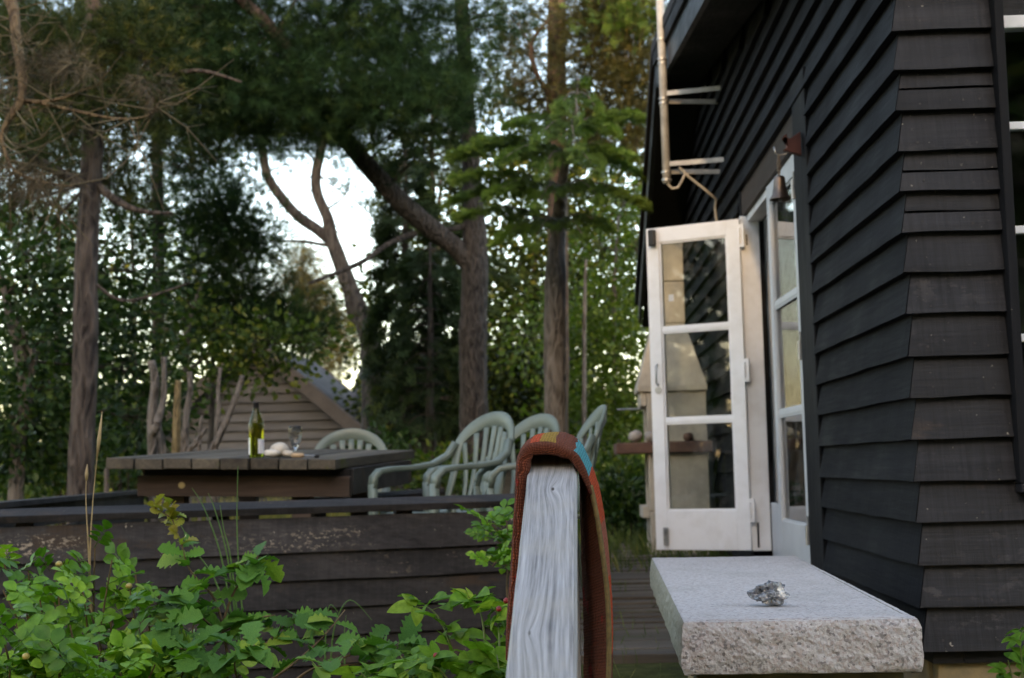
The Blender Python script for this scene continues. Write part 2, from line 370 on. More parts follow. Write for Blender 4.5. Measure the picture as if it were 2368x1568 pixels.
# weatherboards: lower edge stands proud; pitch read off the corner
PITCH = .1257; zb = [.143 + PITCH * i for i in range(28)]
OB, OT, TH_ = .042, .012, .025                      # proud at the bottom, at the top, thickness
def wb_front(x0, x1, z0, z1, mitre, seg=6, o0=OB, o1=OT):
    vs = []; fs = []
    for i in range(seg + 1):
        t = i / seg
        w0 = mnoise.noise(Vector((x0 * 3 + t * (x1 - x0) * 6, z0 * 9, 0))) * .0045
        for (o, z) in ((o0, z0 + w0), (o1, z1), (o1 - .012, z1), (o0 - TH_, z0 + w0)):
            x = x0 + t * (x1 - x0) - (o * (1 - t) if mitre else 0)
            vs.append((x, YF - .002 - o, z))
    for i in range(seg):
        for k in range(4):
            k2 = (k + 1) % 4; fs.append((i * 4 + k, i * 4 + k2, (i + 1) * 4 + k2, (i + 1) * 4 + k))
    fs += [(3, 2, 1, 0), tuple(seg * 4 + k for k in range(4))]
    return MB().add(vs, [f[::-1] for f in fs])
def wb_side(y0, y1, z0, z1, mitre, seg=8, o0=OB, o1=OT):
    vs = []; fs = []
    for i in range(seg + 1):
        t = i / seg
        w0 = mnoise.noise(Vector((y0 * 3 + t * (y1 - y0) * 5, z0 * 9, 5))) * .004
        for (o, z) in ((o0, z0 + w0), (o1, z1), (o1 - .012, z1), (o0 - TH_, z0 + w0)):
            y = y0 + t * (y1 - y0) - (o * (1 - t) if mitre else 0)
            vs.append((XW - .002 - o, y, z))
    for i in range(seg):
        for k in range(4):
            k2 = (k + 1) % 4; fs.append((i * 4 + k, i * 4 + k2, (i + 1) * 4 + k2, (i + 1) * 4 + k))
    fs += [(3, 2, 1, 0), tuple(seg * 4 + k for k in range(4))]
    return MB().add(vs, fs)
for i, z0 in enumerate(zb):
    z1 = z0 + PITCH + .012; dj = random.uniform(-.004, .004)
    if z0 < 2.75:
        spans = [(XW, XF1)] if (z0 + PITCH < WZ0 + .13 or z0 > WZ1 + .1) else [(XW, 1.348), (WX1 + .06, XF1)]
        for x0, x1 in spans:
            cracked = i in (10, 11, 13) and x0 == XW
            if cracked:   # a board split lengthwise: two strips with a dark gap
                zc = z0 + PITCH * (.55 if i == 13 else .5)
                om = OB + (OT - OB) * (zc - z0) / (z1 - z0)
                wb_front(x0, x1, z0, zc - .004, True, 5, OB, om + .001).build("weatherboard", M['tar_x'], frontw)
                wb_front(x0, x1, zc + .003, z1, True, 5, om - .002, OT).build("weatherboard", M['tar_x'], frontw)
            else:
                wb_front(x0, x1, z0 + dj, z1, x0 == XW, 6 if x1 < 2 else 10, OB + random.uniform(-.003, .003)).build("weatherboard", M['tar_x'], frontw)
    y_lo, y_hi = YF, YB
    lim = z0 + .05
    while y_lo < YB and roof_bot(y_lo) < lim + .03: y_lo += .1
    while y_hi > YF and roof_bot(y_hi) < lim + .03: y_hi -= .1
    if y_hi - y_lo < .5: continue
    if z0 > DZ1 - .02: spans = [(y_lo, y_hi)]
    else: spans = [(y_lo, 6.03), (DY1 + .06, y_hi)]
    for y0, y1 in spans:
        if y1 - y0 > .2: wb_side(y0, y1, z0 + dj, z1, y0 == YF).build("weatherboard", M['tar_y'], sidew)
nl_ = MB()
for z0 in zb[:18]:
    for x in (XW + .035, XW + .17, 1.30) + ((1.6, 1.9) if z0 < .5 else ()):
        c_ = (x + random.uniform(-.015, .015), YF - .0385 + random.uniform(0, .002), z0 + .024 + random.uniform(-.006, .01))
        nl_.add([(c_[0] + .0042 * math.cos(a), c_[1] - .002, c_[2] + .0042 * math.sin(a)) for a in np.linspace(0, 2 * math.pi, 7)[:-1]], [(5, 4, 3, 2, 1, 0)])
nl_.build("nail_heads", plain("dull_nail", (.05, .045, .045), None, 60, .6, metal=.2), frontw)["kind"] = "stuff"
# masonry foundation
fo = empty("foundation", (1.5, YF, -.4)); fo.parent = H; fo.location -= Vector((XW, YF, 0)); WO[fo] = Vector((1.5, YF, -.4))
M['found'] = plain("ochre_stained_stone", (.33, .25, .13), (.15, .13, .085), 7, .9, .7, .012, detail=8)
MB().box(XW + .03, XF1, YF + .045, YF + .3, -.45, .1).box(XW + .03, XW + .3, YF + .3, YB, -.45, .1).build("mortar_bed", plain("grey_mortar", (.2, .18, .14), None, 20, .95, .4), fo)
x = XW + .012
while x < 2.4:
    w = random.uniform(.26, .42); z = .125
    for h in (.2, .19, .2):
        mbs = MB().box(x + .006, x + w - .006, YF + .012 + random.uniform(0, .015), YF + .10, z - h + .008, z - .006)
        mbs.build("stone", M['found'], fo, bevel=.014); z -= h
    x += w
y = YF + .1
while y < 6.4:
    w = random.uniform(.3, .45)
    for z, h in ((.125, .2), (-.075, .2)):
        MB().box(XW + .008, XW + .1, y + .006, y + w - .006, z - h + .008, z - .006).build("stone", M['found'], fo, bevel=.014)
    y += w
# roof, barge boards, soffit
XE = .74
def slab_yz(poly, x0, x1):
    k = len(poly); vs = [(x0, y, z) for y, z in poly] + [(x1, y, z) for y, z in poly]
    fs = [tuple(range(k)), tuple(range(2 * k - 1, k - 1, -1))] + [(i, i + k, (i + 1) % k + k, (i + 1) % k) for i in range(k)]
    return MB().add(vs, fs)
YE0, YE1 = 4.12, 13.75
rt = [(YE0, roof_top(YE0)), (PK, roof_top(PK)), (YE1, roof_top(YE1))]
rf = slab_yz([(y, z - .04) for y, z in rt] + [(y, z + .035) for y, z in rt[::-1]], XE - .03, XF1 + .3).build("roof", M['roof'], H)
slab_yz([(y, z - .25) for y, z in rt] + [(y, z - .232) for y, z in rt[::-1]], XE + .032, XW - .03).build("soffit", M['soffit'], H)
slab_yz([(YE0, roof_top(YE0) - .29), (PK, roof_top(PK) - .29), (PK, roof_top(PK) - .045), (YE0, roof_top(YE0) - .045)], XE, XE + .03).build("barge_board", M['barge'], H)
slab_yz([(PK + .003, roof_top(PK) - .21), (YE1, roof_top(YE1) - .21), (YE1, roof_top(YE1) - .045), (PK + .003, roof_top(PK) - .045)], XE, XE + .03).build("barge_board", M['barge'], H)
slab_yz([(YE0, roof_top(YE0) - .13), (PK, roof_top(PK) - .13), (PK, roof_top(PK) - .02), (YE0, roof_top(YE0) - .02)], XE - .024, XE - .003).build("verge_board", M['soffit'], H)
MB().box(XE + .002, XF1 + .3, YE0 - .025, YE0 - .003, roof_top(YE0) - .27, roof_top(YE0) - .05).build("fascia", M['barge'], H)
# door opening: casing, lintel, frame, sill
MB().box(XW - .037, XW + .02, 6.035, DY0 - .012, .15, DZ1 + .10).build("door_casing", M['tar_z'], H, bevel=.004)
MB().box(XW - .03, XW + .06, DY1 + .012, DY1 + .056, .15, DZ1 + .02).build("door_casing", M['tar_z'], H, bevel=.004)
MB().box(XW - .022, XW + .06, DY0 - .011, DY1 + .011, 2.125, DZ1 - .002).build("lintel", M['lintel'], H, bevel=.003)
FX = XW + .02
dfm = MB(); dfm.box(FX, FX + .09, DY0 - .01, DY0 + .03, DZ0, 2.12); dfm.box(XW - .04, FX + .045, DY1 - .05, DY1 + .01, DZ0 + .03, 2.12); dfm.box(FX - .02, FX + .06, DY0 + .031, DY1 - .051, 2.085, 2.122)
df = dfm.build("door_frame", M['white_paint'], H, bevel=.004)
MB().box(XW - .012, XW - .004, DY1 - .056, DY1 - .049, 1.95, 2.01).build("strike_hole", M['black'], df)
MB().box(XW - .012, XW - .002, DY1 - .056, DY1 - .049, DZ0 + .05, DZ0 + .19).build("strike_hole", M['black'], df)
MB().box(XW - .08, FX + .12, DY0 - .01, DY1 + .01, DZ0 - .07, DZ0 - .002).build("door_sill", M['lintel'], H, bevel=.006)
MB().box(.45, XW - .081, DY0 + .02, DY1 + .35, -.02, .07).build("door_step", M['deck'], H, bevel=.01)
def door_leaf(w, h, mat, lab):
    st, tr, br, t = .078, .088, .225, .044
    d = MB(); d.box(0, st, -t / 2, t / 2, 0, h); d.box(w - st, w, -t / 2, t / 2, 0, h)
    d.box(st + .0005, w - st - .0005, -t / 2 + .001, t / 2 - .001, 0, br); d.box(st + .0005, w - st - .0005, -t / 2 + .001, t / 2 - .001, h - tr, h)
    o = d.build("door", mat, None, origin=(0, 0, 0), bevel=.003)
    gh = (h - tr - br - 2 * .024) / 3; z = br
    for k in range(3):
        MB().box(st + .002, w - st - .002, -.002, .002, z + .002, z + gh - .002).build("pane", M['pane'], o, origin=(w / 2, 0, z))
        be = MB()
        for (a, b_, c_, d_) in ((st + .001, st + .011, z, z + gh), (w - st - .011, w - st - .001, z, z + gh), (st + .011, w - st - .011, z, z + .010), (st + .011, w - st - .011, z + gh - .010, z + gh)):
            be.box(a, b_, -.014, -.003, c_, d_); be.box(a, b_, .003, .014, c_, d_)
        be.build("glazing_bead", mat, o)
        z += gh
        if k < 2: MB().box(st + .001, w - st - .001, -.017, .017, z, z + .024).build("muntin", mat, o, bevel=.003); z += .024
    if lab: o["label"] = lab
    return o
hin, tip = Vector((1.045, 8.275, .215)), Vector((.53, 8.55, .215))
LW = (tip - hin).length
leaf = door_leaf(LW, 1.885, M['white_paint'], "open white glazed door leaf swung out from the wall")
leaf.parent = H; leaf.location = hin - Vector((XW, YF, 0)); leaf.rotation_euler.z = math.atan2(tip.y - hin.y, tip.x - hin.x)
def onleaf(mb_, name, mat, **k): return mb_.build(name, mat, leaf, **k)
# local x from hinge to tip; the face towards the camera is local +y (rotation > 90 deg)
YS = 1
WO[leaf] = Vector((0, 0, 0))
def lv(px, py):   # pixel -> (distance from the hinge, height) on the leaf plane
    d = ray(px, py); nrm = Vector((-(tip.y - hin.y), tip.x - hin.x, 0)).normalized()
    p = C0 + d * ((hin - C0).dot(nrm) / d.dot(nrm)); return (p - hin).dot((tip - hin).normalized()), p.z - hin.z
hx, hz = lv(659.6, 375)
onleaf(MB().tube([(hx, YS * .024, hz + .06), (hx, YS * .05, hz + .05), (hx, YS * .05, hz - .05), (hx, YS * .024, hz - .06)], .006, 6), "handle", M['metal'], smooth=True)
hx2, hz2 = lv(660, 387)
lp = onleaf(MB().lathe([(0, 0), (.02, 0), (.02, .006), (0, .006)], (0, 0, 0), 14), "lock_plate", M['metal'], smooth=False)
lp.rotation_euler = (math.radians(-90), 0, 0); lp.location = (hx2, YS * .0225, hz2 - .02)
bx, bz = lv(668, 535)
onleaf(MB().box(bx - .016, bx + .016, YS * .0225, YS * .034, bz - .06, bz + .045).box(bx - .022, bx + .008, YS * .0345, YS * .046, bz + .02, bz + .045), "foot_bolt", M['metal'], bevel=.003)
sx, sz = lv(655, 238)
onleaf(MB().box(sx - .02, sx + .022, YS * .0225, YS * .058, sz - .055, sz + .045), "door_closer", M['black'], bevel=.009)
for z in (.16, .95, 1.72):
    onleaf(MB().box(-.03, .0, YS * .018, YS * .03, z, z + .13).tube([(-.004, YS * .031, z + .02), (-.004, YS * .031, z + .11)], .008, 8), "hinge", M['white_paint'], bevel=0)
tx, tz = lv(671.5, 298)
onleaf(MB().box(tx - .016, tx + .016, .0035, .0045, tz - .02, tz + .02), "paper_tag", plain("white_paper", (.8, .8, .78), None, 5, .8))
# second leaf, ajar, hinged on the near jamb
hin2 = Vector((1.085, DY0 + .04, .2)); best = None
for a in np.linspace(0, .9, 400):
    p = hin2 + .80 * Vector((-math.sin(a), math.cos(a), 0)) + Vector((0, 0, .9)); q = p - C0
    px = 512 + F * q.dot(RX) / q.dot(fw)
    if best is None or abs(px - 778) < best[0]: best = (abs(px - 778), a)
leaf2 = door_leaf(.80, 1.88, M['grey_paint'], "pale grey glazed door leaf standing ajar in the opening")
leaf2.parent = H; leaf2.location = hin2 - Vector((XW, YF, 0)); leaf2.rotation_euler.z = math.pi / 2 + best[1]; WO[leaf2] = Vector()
for z in (.21, 1.02, 1.74):
    MB().box(.002, .03, .0225, .03, z - .06, z + .06).tube([(.012, .033, z - .065), (.012, .033, z + .02)], .008, 8).build("hinge", M['metal'], leaf2)
# fixed side light deeper in the frame
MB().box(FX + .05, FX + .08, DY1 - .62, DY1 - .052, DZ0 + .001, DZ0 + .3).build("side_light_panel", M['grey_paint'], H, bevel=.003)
MB().box(FX + .063, FX + .067, DY1 - .62, DY1 - .052, DZ0 + .302, 2.08).build("side_light_pane", M['pane'], H)
# front window
win = empty("window", (1.95, YF, WZ0)); win.parent = H; win.location -= Vector((XW, YF, 0)); WO[win] = Vector((1.95, YF, WZ0))
MB().box(1.349, 1.377, YF - .078, YF + .05, .632, 2.75).build("casing", M['tar_z'], win, bevel=.004)
MB().box(WX1 + .002, WX1 + .055, YF - .078, YF + .05, .632, 2.75).build("casing", M['tar_z'], win, bevel=.004)
MB().box(1.35, WX1 + .055, YF - .085, YF + .02, .605, .630).build("sill", M['tar_x'], win, bevel=.004)
zt = at(1020, 22, YF).z
wf = MB().box(1.3785, 1.392, YF - .012, YF + .045, .632, zt + .05).box(WX1 - .03, WX1, YF - .012, YF + .045, .632, zt + .05).box(1.392, WX1 - .031, YF - .01, YF + .043, zt - .02, zt + .02).box(1.392, WX1 - .031, YF - .01, YF + .043, .632, .665)
wf.build("frame", M['white_paint'], win, bevel=.003)
MB().box(1.379, WX1, YF - .004, YF + .045, zt + .022, 2.74).build("head_board", M['tar_x'], win)
zs = [.665] + sorted(at(1020, py, YF).z for py in (126, 230, 338)) + [zt - .02]
for k, z in enumerate(zs[1:-1]):
    MB().box(1.3925, WX1 - .0315, YF - .011, YF + .025, z - .012, z + .012).build("muntin", M['white_paint'], win, bevel=.003)
for a, b_ in zip(zs[:-1], zs[1:]):
    MB().box(1.393, WX1 - .032, YF + .008, YF + .011, a + .013, b_ - .013).build("pane", M['pane2'], win)

# ------------------------------------------------------------------ antenna mast with cable, bell
ma = empty("antenna_mast", (.70, 9.2, 2.4), "pale metal antenna mast clamped beside the black gable", "mast")
pt, pb = at(660, 0, 9.2), at(666.8, 180, 9.2); dr = (pt - pb) / (pt.z - pb.z); pt = pb + dr * 1.9; pb = pb + dr * -.02
mx_, my_ = pb.x, 9.2
MB().tube([pb, pb + (pt - pb) * .5, pt], [.026, .026, .024], 14).build("pole", M['cream_metal'], ma, smooth=True)
def onpole(z): return pb + dr * (z - pb.z)
for z in (pb.z + .02, pb.z + .07, pb.z + .52, pb.z + .55, pb.z + .78, pb.z + .81, pb.z + .94):
    c_ = onpole(z); MB().lathe([(.027, -.006), (.033, -.006), (.033, .006), (.027, .006)], c_, 16).build("clamp", M['metal'], ma)
for z, dz in ((pb.z + .10, 0), (pb.z + .56, 0)):
    c_ = onpole(z)
    for s_, zz in ((-1, .018), (1, -.02)):
        MB().obox(c_ + Vector((.02, s_ * .03, zz)), (XW - .03, 9.16 + s_ * .10, z + zz - .005), .008, .03).build("bracket_arm", M['cream_metal'], ma)
cb = [at(667.5, 178, 9.2), at(668, 184, 9.2), at(672, 188.5, 9.2), at(678, 187.5, 9.2), at(682, 181, 9.2), at(685, 174, 9.18)]
tag(MB().tube(cb, .0085, 8).build("looped_cable", plain("cream_cable", (.55, .5, .42), None, 20, .5), None, smooth=True), "short cream cable looping below the antenna mast", "cable")
cb = [at(679, 167, 9.18), at(689, 177, 9.2), at(703, 188, 9.2), at(713, 196.5, 9.22), at(716, 199, 9.25), at(715, 207, 9.26), at(716, 217, 9.3), Vector((XW - .045, 9.3, 2.15))]
tag(MB().tube(cb, .009, 8).build("antenna_cable", plain("cream_cable_b", (.5, .46, .39), None, 20, .5), None, smooth=True), "cream cable slanting from the mast down behind the open door", "cable")

Yb = 6.12; bwall = onx(816, 147, XW - .045)
brk = empty("bell_bracket", (XW - .05, Yb, 2.0), "red brown carved wooden bracket on the wall above the bell", "bracket")
zc = at(806, 143, Yb).z; xA = XW - .046; xT = at(786, 144, Yb).x
prof = [(xA, zc + .048), (xA - .045, zc + .018), (xA - .07, zc + .027), (xT, zc + .034), (xT + .002, zc - .022), (xA - .075, zc - .028), (xA - .045, zc - .04), (xA, zc - .055)]
k = len(prof); vs = [(x, Yb - .02, z) for x, z in prof] + [(x, Yb + .02, z) for x, z in prof]
MB().add(vs, [tuple(range(k)), tuple(range(2 * k - 1, k - 1, -1))] + [(i, i + k, (i + 1) % k + k, (i + 1) % k) for i in range(k)]).build("arm", M['bracket'], brk, bevel=.003)
bc = at(779.8, 190, Yb)
hk = [Vector((xT + .012, Yb, zc - .026)), Vector((xT - .002, Yb, zc - .045)), Vector((bc.x + .006, Yb, zc - .05)), Vector((bc.x - .012, Yb, zc - .04)), Vector((bc.x - .017, Yb, zc - .012))]
MB().tube(hk, .004, 6).build("hook", M['metal'], brk, smooth=True)
bell = empty("brass_bell", (bc.x, Yb, bc.z - .05), "small old bronze bell hanging from a rope beside the door", "bell")
zt_, zb_ = at(780, 176, Yb).z, at(780, 200, Yb).z; hh = zt_ - zb_
MB().lathe([(0, hh), (.4 * .046, hh * .99), (.5 * .046, hh * .93), (.54 * .046, hh * .75), (.6 * .046, hh * .5), (.72 * .046, hh * .25), (.95 * .046, hh * .06), (.046, 0), (.042, .002), (.03, hh * .25), (.022, hh * .7), (0, hh * .9)], (bc.x, Yb, zb_), 24).build("bell_body", M['bell'], bell, smooth=True)
MB().tube([(bc.x, Yb, zt_ - .02), (bc.x, Yb, zb_ - .004)], [.003, .008], 8).build("clapper", M['metal'], bell)
ro = MB(); 
for k in range(3):
    ro.tube([(bc.x + .004 * math.cos(t * 9 + k * 2.1) * (1.6 if .25 < t < .8 else .7), Yb + .004 * math.sin(t * 9 + k * 2.1), zt_ - .002 + t * (zc - .046 - zt_)) for t in np.linspace(0, 1, 26)], .0032, 5)
ro.build("rope", M['rope'], bell, smooth=True)

# ------------------------------------------------------------------ outdoor fireplace
CX0, CX1, CYY = at(641, 500, 10.0).x, .985, 10.0
cxm = .5 * (CX0 + CX1); cw = CX1 - CX0; cz0 = ground_z(cxm, CYY) - .03
fpz = lambda dy: at(660, dy / 2.3125, CYY).z
fp = empty("garden_fireplace", (cxm, CYY + .22, cz0), "tall pale concrete garden fireplace seen behind the open glass door", "fireplace")
zsh0, zsh1, zhood0, zhood1, ztop = fpz(1048), fpz(1022), fpz(905), fpz(745), fpz(548)
cd = .46
b_ = MB(); b_.box(CX0 + .05, CX1, CYY, CYY + .06, cz0, zsh0 - .16).box(CX0 + .05, CX1, CYY, CYY + .06, zsh0 - .155, zsh0)
zq = cz0 + (zsh0 - cz0) * .46
base = MB(); base.box(CX0 + .06, CX1, CYY + .0, CYY + .09, cz0, zq - .006); base.build("base_block", M['concrete'], fp, bevel=.008)
MB().box(CX0 + .06, CX1, CYY + .0, CYY + .09, zq + .002, zsh0 - .002).build("base_block", M['concrete'], fp, bevel=.008)
MB().box(CX0 + .06, CX1, CYY + cd - .09, CYY + cd, cz0, zq - .006).build("base_block", M['concrete'], fp, bevel=.008)
MB().box(CX0 + .06, CX1, CYY + cd - .09, CYY + cd, zq + .002, zsh0 - .002).build("base_block", M['concrete'], fp, bevel=.008)
MB().box(CX0 + .01, CX0 + .059, CYY + .02, CYY + cd - .02, zq - .05, zq + .03).build("cross_slab", M['concrete'], fp, bevel=.006)
MB().box(CX1 - .08, CX1 - .001, CYY + .091, CYY + cd - .091, cz0, zsh0 - .003).build("back_block", M['soot_and_shade'], fp)
MB().box(CX0 - .16, CX1 + .03, CYY - .05, CYY + cd + .05, zsh0, zsh1).build("shelf", M['firebrick'], fp, bevel=.012)
MB().box(CX0 + .06, CX1, CYY + .01, CYY + .08, zsh1 + .001, zhood0 - .001).build("fire_cheek", M['concrete'], fp, bevel=.006)
MB().box(CX0 + .06, CX1, CYY + cd - .08, CYY + cd - .01, zsh1 + .001, zhood0 - .001).build("fire_cheek", M['concrete'], fp, bevel=.006)
MB().box(CX1 - .07, CX1 - .001, CYY + .081, CYY + cd - .081, zsh1 + .001, zhood0 - .001).build("fire_back", M['soot_and_shade'], fp)
MB().box(CX0 + .02, CX0 + .058, CYY + .012, CYY + cd - .012, zsh1 + (zhood0 - zsh1) * .72, zhood0 - .002).build("hood_lip", M['concrete'], fp, bevel=.004)
fx0, fx1 = CX0 + .19, CX1 - .12
fx0 = at(651, 280, CYY + .1).x; fx1 = at(683, 280, CYY + .1).x; fy0, fy1 = CYY + .1, CYY + .1 + (fx1 - fx0)
vs = [(CX0 + .0, CYY - .01, zhood0), (CX1 + .01, CYY - .01, zhood0), (CX1 + .01, CYY + cd, zhood0), (CX0 + .0, CYY + cd, zhood0),
      (CX0 + .0, CYY - .01, zhood0 + .035), (CX1 + .01, CYY - .01, zhood0 + .035), (CX1 + .01, CYY + cd, zhood0 + .035), (CX0 + .0, CYY + cd, zhood0 + .035),
      (fx0, fy0, zhood1), (fx1, fy0, zhood1), (fx1, fy1, zhood1), (fx0, fy1, zhood1)]
MB().add(vs, [(3, 2, 1, 0), (0, 1, 5, 4), (1, 2, 6, 5), (2, 3, 7, 6), (3, 0, 4, 7), (4, 5, 9, 8), (5, 6, 10, 9), (6, 7, 11, 10), (7, 4, 8, 11), (8, 9, 10, 11)]).build("hood", M['concrete'], fp, bevel=.006)
zf = zhood1 + .002
for k in range(2):
    z2 = zhood1 + (ztop - zhood1) * (k + 1) / 2
    MB().box(fx0 - .005, fx1 + .005, fy0 - .005, fy1 + .005, zf, z2 - .005).build("flue_block", M['concrete'], fp, bevel=.008); zf = z2
MB().tube([(CX0 - .14, CYY + .2, zhood0 - .11), (CX0 + .1, CYY + .2, zhood0 - .11)], .006, 6).build("grill_rod", M['metal'], fp)
def pebble(name, c, r, mat, lab, cat, grp=None, sub=2, amp=.25, seed=0, parent=None, fr=1.6):
    b = bmesh.new(); bmesh.ops.create_icosphere(b, subdivisions=sub, radius=1)
    for v_ in b.verts:
        d = v_.co.normalized(); k = 1 + amp * mnoise.noise(d * fr + Vector((seed * 7.1, seed, 3))) + amp * .4 * mnoise.noise(d * fr * 2.7 + Vector((seed, 9, seed * 3)))
        v_.co = Vector((d.x * r[0], d.y * r[1], d.z * r[2])) * k
    lo = min(v_.co.z for v_ in b.verts)
    for v_ in b.verts: v_.co.z -= lo
    me = bpy.data.meshes.new(name); b.to_mesh(me); b.free()
    o = mobj(name, me, mat, parent, c, True)
    if lab: tag(o, lab, cat, grp)
    return o
M['beachstone'] = plain("pale_beach_stone", (.4, .36, .32), (.25, .22, .2), 9, .8, .3)
for k, (dx, r_, lab) in enumerate(((1469, .05, "round pale stone at the left end of the fireplace shelf"), (1504, .045, "second pale stone on the fireplace shelf, against the door edge"), (1590, .035, "tan stone on the fireplace shelf seen through the glass"))):
    p = at(dx / 2.3125, 430, CYY); pebble("shelf_stone", (p.x, CYY - .005, zsh1), (r_, r_ * .7, r_ * .85), M['beachstone'] if k < 2 else M['firebrick'], lab, "stone", "stones on the fireplace shelf", seed=k)

# ------------------------------------------------------------------ granite slab bench and flint
ZS = CZ - .33
cn = [onz(682, 621.8, ZS), onz(920, 618, ZS), onz(795, 555.2, ZS), onz(651, 557.5, ZS)]
def quad(u, v_): a = cn[0].lerp(cn[1], u); b = cn[3].lerp(cn[2], u); return a.lerp(b, v_)
m, n, l, b = new_mat("granite"); v = coords(n, l, rand=False)
vo = n.new("ShaderNodeTexVoronoi"); vo.inputs['Scale'].default_value = 185; l.new(v, vo.inputs['Vector'])
sp = n.new("ShaderNodeSeparateColor"); l.new(vo.outputs['Color'], sp.inputs[0])
c = ramp(n, l, sp.outputs[0], [(0, (.06, .06, .065)), (.11, (.2, .19, .185)), (.16, (.33, .28, .26)), (.34, (.42, .355, .33)), (.42, (.4, .39, .385)), (1, (.56, .55, .545))], 'LINEAR').outputs[0]
vo2 = n.new("ShaderNodeTexVoronoi"); vo2.inputs['Scale'].default_value = 90; l.new(v, vo2.inputs['Vector'])
c = mixc(n, l, .35, c, ramp(n, l, mth(n, l, 'FRACT', mth(n, l, 'MULTIPLY', vo2.outputs['Distance'], 3)), [(0, (.42, .36, .335)), (1, (.47, .465, .46))]).outputs[0])
big = nz(n, l, v, 6, 7, .65)
c = mixc(n, l, ramp(n, l, big, [(.5, (0, 0, 0)), (.72, (.4, .4, .4))]).outputs[0], c, (.2, .195, .155))
gm = n.new("ShaderNodeNewGeometry"); sn = n.new("ShaderNodeSeparateXYZ"); l.new(gm.outputs['True Normal'], sn.inputs[0])
topf = ramp(n, l, sn.outputs[2], [(.6, (0, 0, 0)), (.9, (1, 1, 1))]).outputs[0]
c = mixc(n, l, mth(n, l, 'MULTIPLY', topf, .2), c, (.64, .6, .6))           # upward faces paler
c = mixc(n, l, ramp(n, l, mth(n, l, 'MULTIPLY', sn.outputs[0], -1), [(.5, (0, 0, 0)), (.9, (.75, .75, .75))]).outputs[0], c, mixc(n, l, big, (.1, .105, .05), (.3, .29, .22)))   # algae on the damp side
l.new(c, b.inputs['Base Color']); b.inputs['Roughness'].default_value = .85; b.inputs['Specular IOR Level'].default_value = .3
hf = mth(n, l, 'ADD', mth(n, l, 'MULTIPLY', nz(n, l, v, 150, 4, .7), .5), nz(n, l, v, 45, 5, .7))
bumpn(n, l, b, hf, .75, .006); M['granite'] = m
per = []
def edge(a, b_, k): return [a.lerp(b_, i / k) for i in range(k)]
per = edge(cn[0], cn[1], 90) + edge(cn[1], cn[2], 150) + edge(cn[2], cn[3], 50) + edge(cn[3], cn[0], 150)
cc = sum((Vector(p) for p in cn), Vector()) / 4; K = len(per)
nrm = []
for i in range(K):
    t = (per[(i + 1) % K] - per[i - 1]).normalized(); nrm.append(Vector((t.y, -t.x, 0)))
THK = .108; rings = []
NV = 16
for j in range(NV + 1):
    t = j / NV; z = ZS - .006 - t * (THK - .006); row = []
    for i, p in enumerate(per):
        q = p.copy(); q.z = z
        edgeh = min(t / .12, (1 - t) / .1, 1)
        dsp = (.006 * mnoise.noise(q * 15) + .0032 * mnoise.noise(q * 45) + .0022 * mnoise.noise(q * 120)) * edgeh
        bulge = .006 * math.sin(math.pi * min(max(t, 0), 1)) ** .6
        row.append(q + nrm[i] * (dsp + bulge - .002) + Vector((0, 0, .002 * mnoise.noise(q * 30))))
    rings.append(row)
rows = []
for ins, dz in ((.030, .0), (.0195, -.0003), (.0175, -.006), (.0145, -.001), (.004, -.0015)):
    rows.append([p - nrm[i] * ins * (1 + .06 * mnoise.noise(p * 20)) + Vector((0, 0, dz + .0010 * mnoise.noise(p * 60) - (.002 * max(0, mnoise.noise(p * 9)) if ins < .01 else 0))) for i, p in enumerate(per)])
rings = rows + rings
rings.append([Vector((p.x, p.y, ZS - THK - .004)) - nrm[i] * .02 for i, p in enumerate(per)])
mb = MB(); mb.v = [tuple(p) for r_ in rings for p in r_]
for j in range(len(rings) - 1):
    for i in range(K):
        i2 = (i + 1) % K; mb.f.append((j * K + i, (j + 1) * K + i, (j + 1) * K + i2, j * K + i2))
mb.f.append(tuple(range(K))); mb.f.append(tuple(range((len(rings) - 1) * K + K - 1, (len(rings) - 1) * K - 1, -1)))
gb = empty("granite_bench", (cc.x, cc.y, -.3), "speckled granite slab bench standing beside the black wall", "bench")
so = mb.build("slab", M['granite'], gb, smooth=False)
lo = [quad(.06, .02), quad(.94, .02), quad(.94, .98), quad(.06, .98)]
mb = MB(); zt_ = ZS - THK - .005
mb.add([(p.x, p.y, zt_ - .03) for p in lo] + [(p.x, p.y, zt_) for p in lo], [(0, 3, 2, 1), (4, 5, 6, 7), (0, 1, 5, 4), (1, 2, 6, 5), (2, 3, 7, 6), (3, 0, 4, 7)])
mb.build("bed_slab", plain("mossy_underslab", (.13, .12, .07), (.07, .065, .045), 9, .9, .5), gb, bevel=.006)
for v0 in (.2, .74):
    q = [quad(.2, v0), quad(.8, v0), quad(.8, v0 + .12), quad(.2, v0 + .12)]
    mb = MB(); mb.add([(p.x, p.y, -.42) for p in q] + [(p.x, p.y, zt_ - .031) for p in q], [(0, 3, 2, 1), (4, 5, 6, 7), (0, 1, 5, 4), (1, 2, 6, 5), (2, 3, 7, 6), (3, 0, 4, 7)])
    mb.build("support", M['found'], gb, bevel=.012)
m, n, l, b = new_mat("flint"); v = coords(n, l, rand=False); f = nz(n, l, v, 26, 6, .6, 1.2); f2 = nz(n, l, v, 14, 3, .5, .4)
c = ramp(n, l, f, [(.34, (.035, .038, .042)), (.46, (.13, .138, .15)), (.58, (.28, .29, .3)), (.68, (.5, .5, .5))]).outputs[0]
c = mixc(n, l, ramp(n, l, f2, [(.53, (0, 0, 0)), (.58, (1, 1, 1))]).outputs[0], c, (.72, .7, .64))
l.new(c, b.inputs['Base Color']); b.inputs['Roughness'].default_value = .16; b.inputs['Specular IOR Level'].default_value = .8; b.inputs['Coat Weight'].default_value = .5; bumpn(n, l, b, f, .5, .005); M['flint'] = m
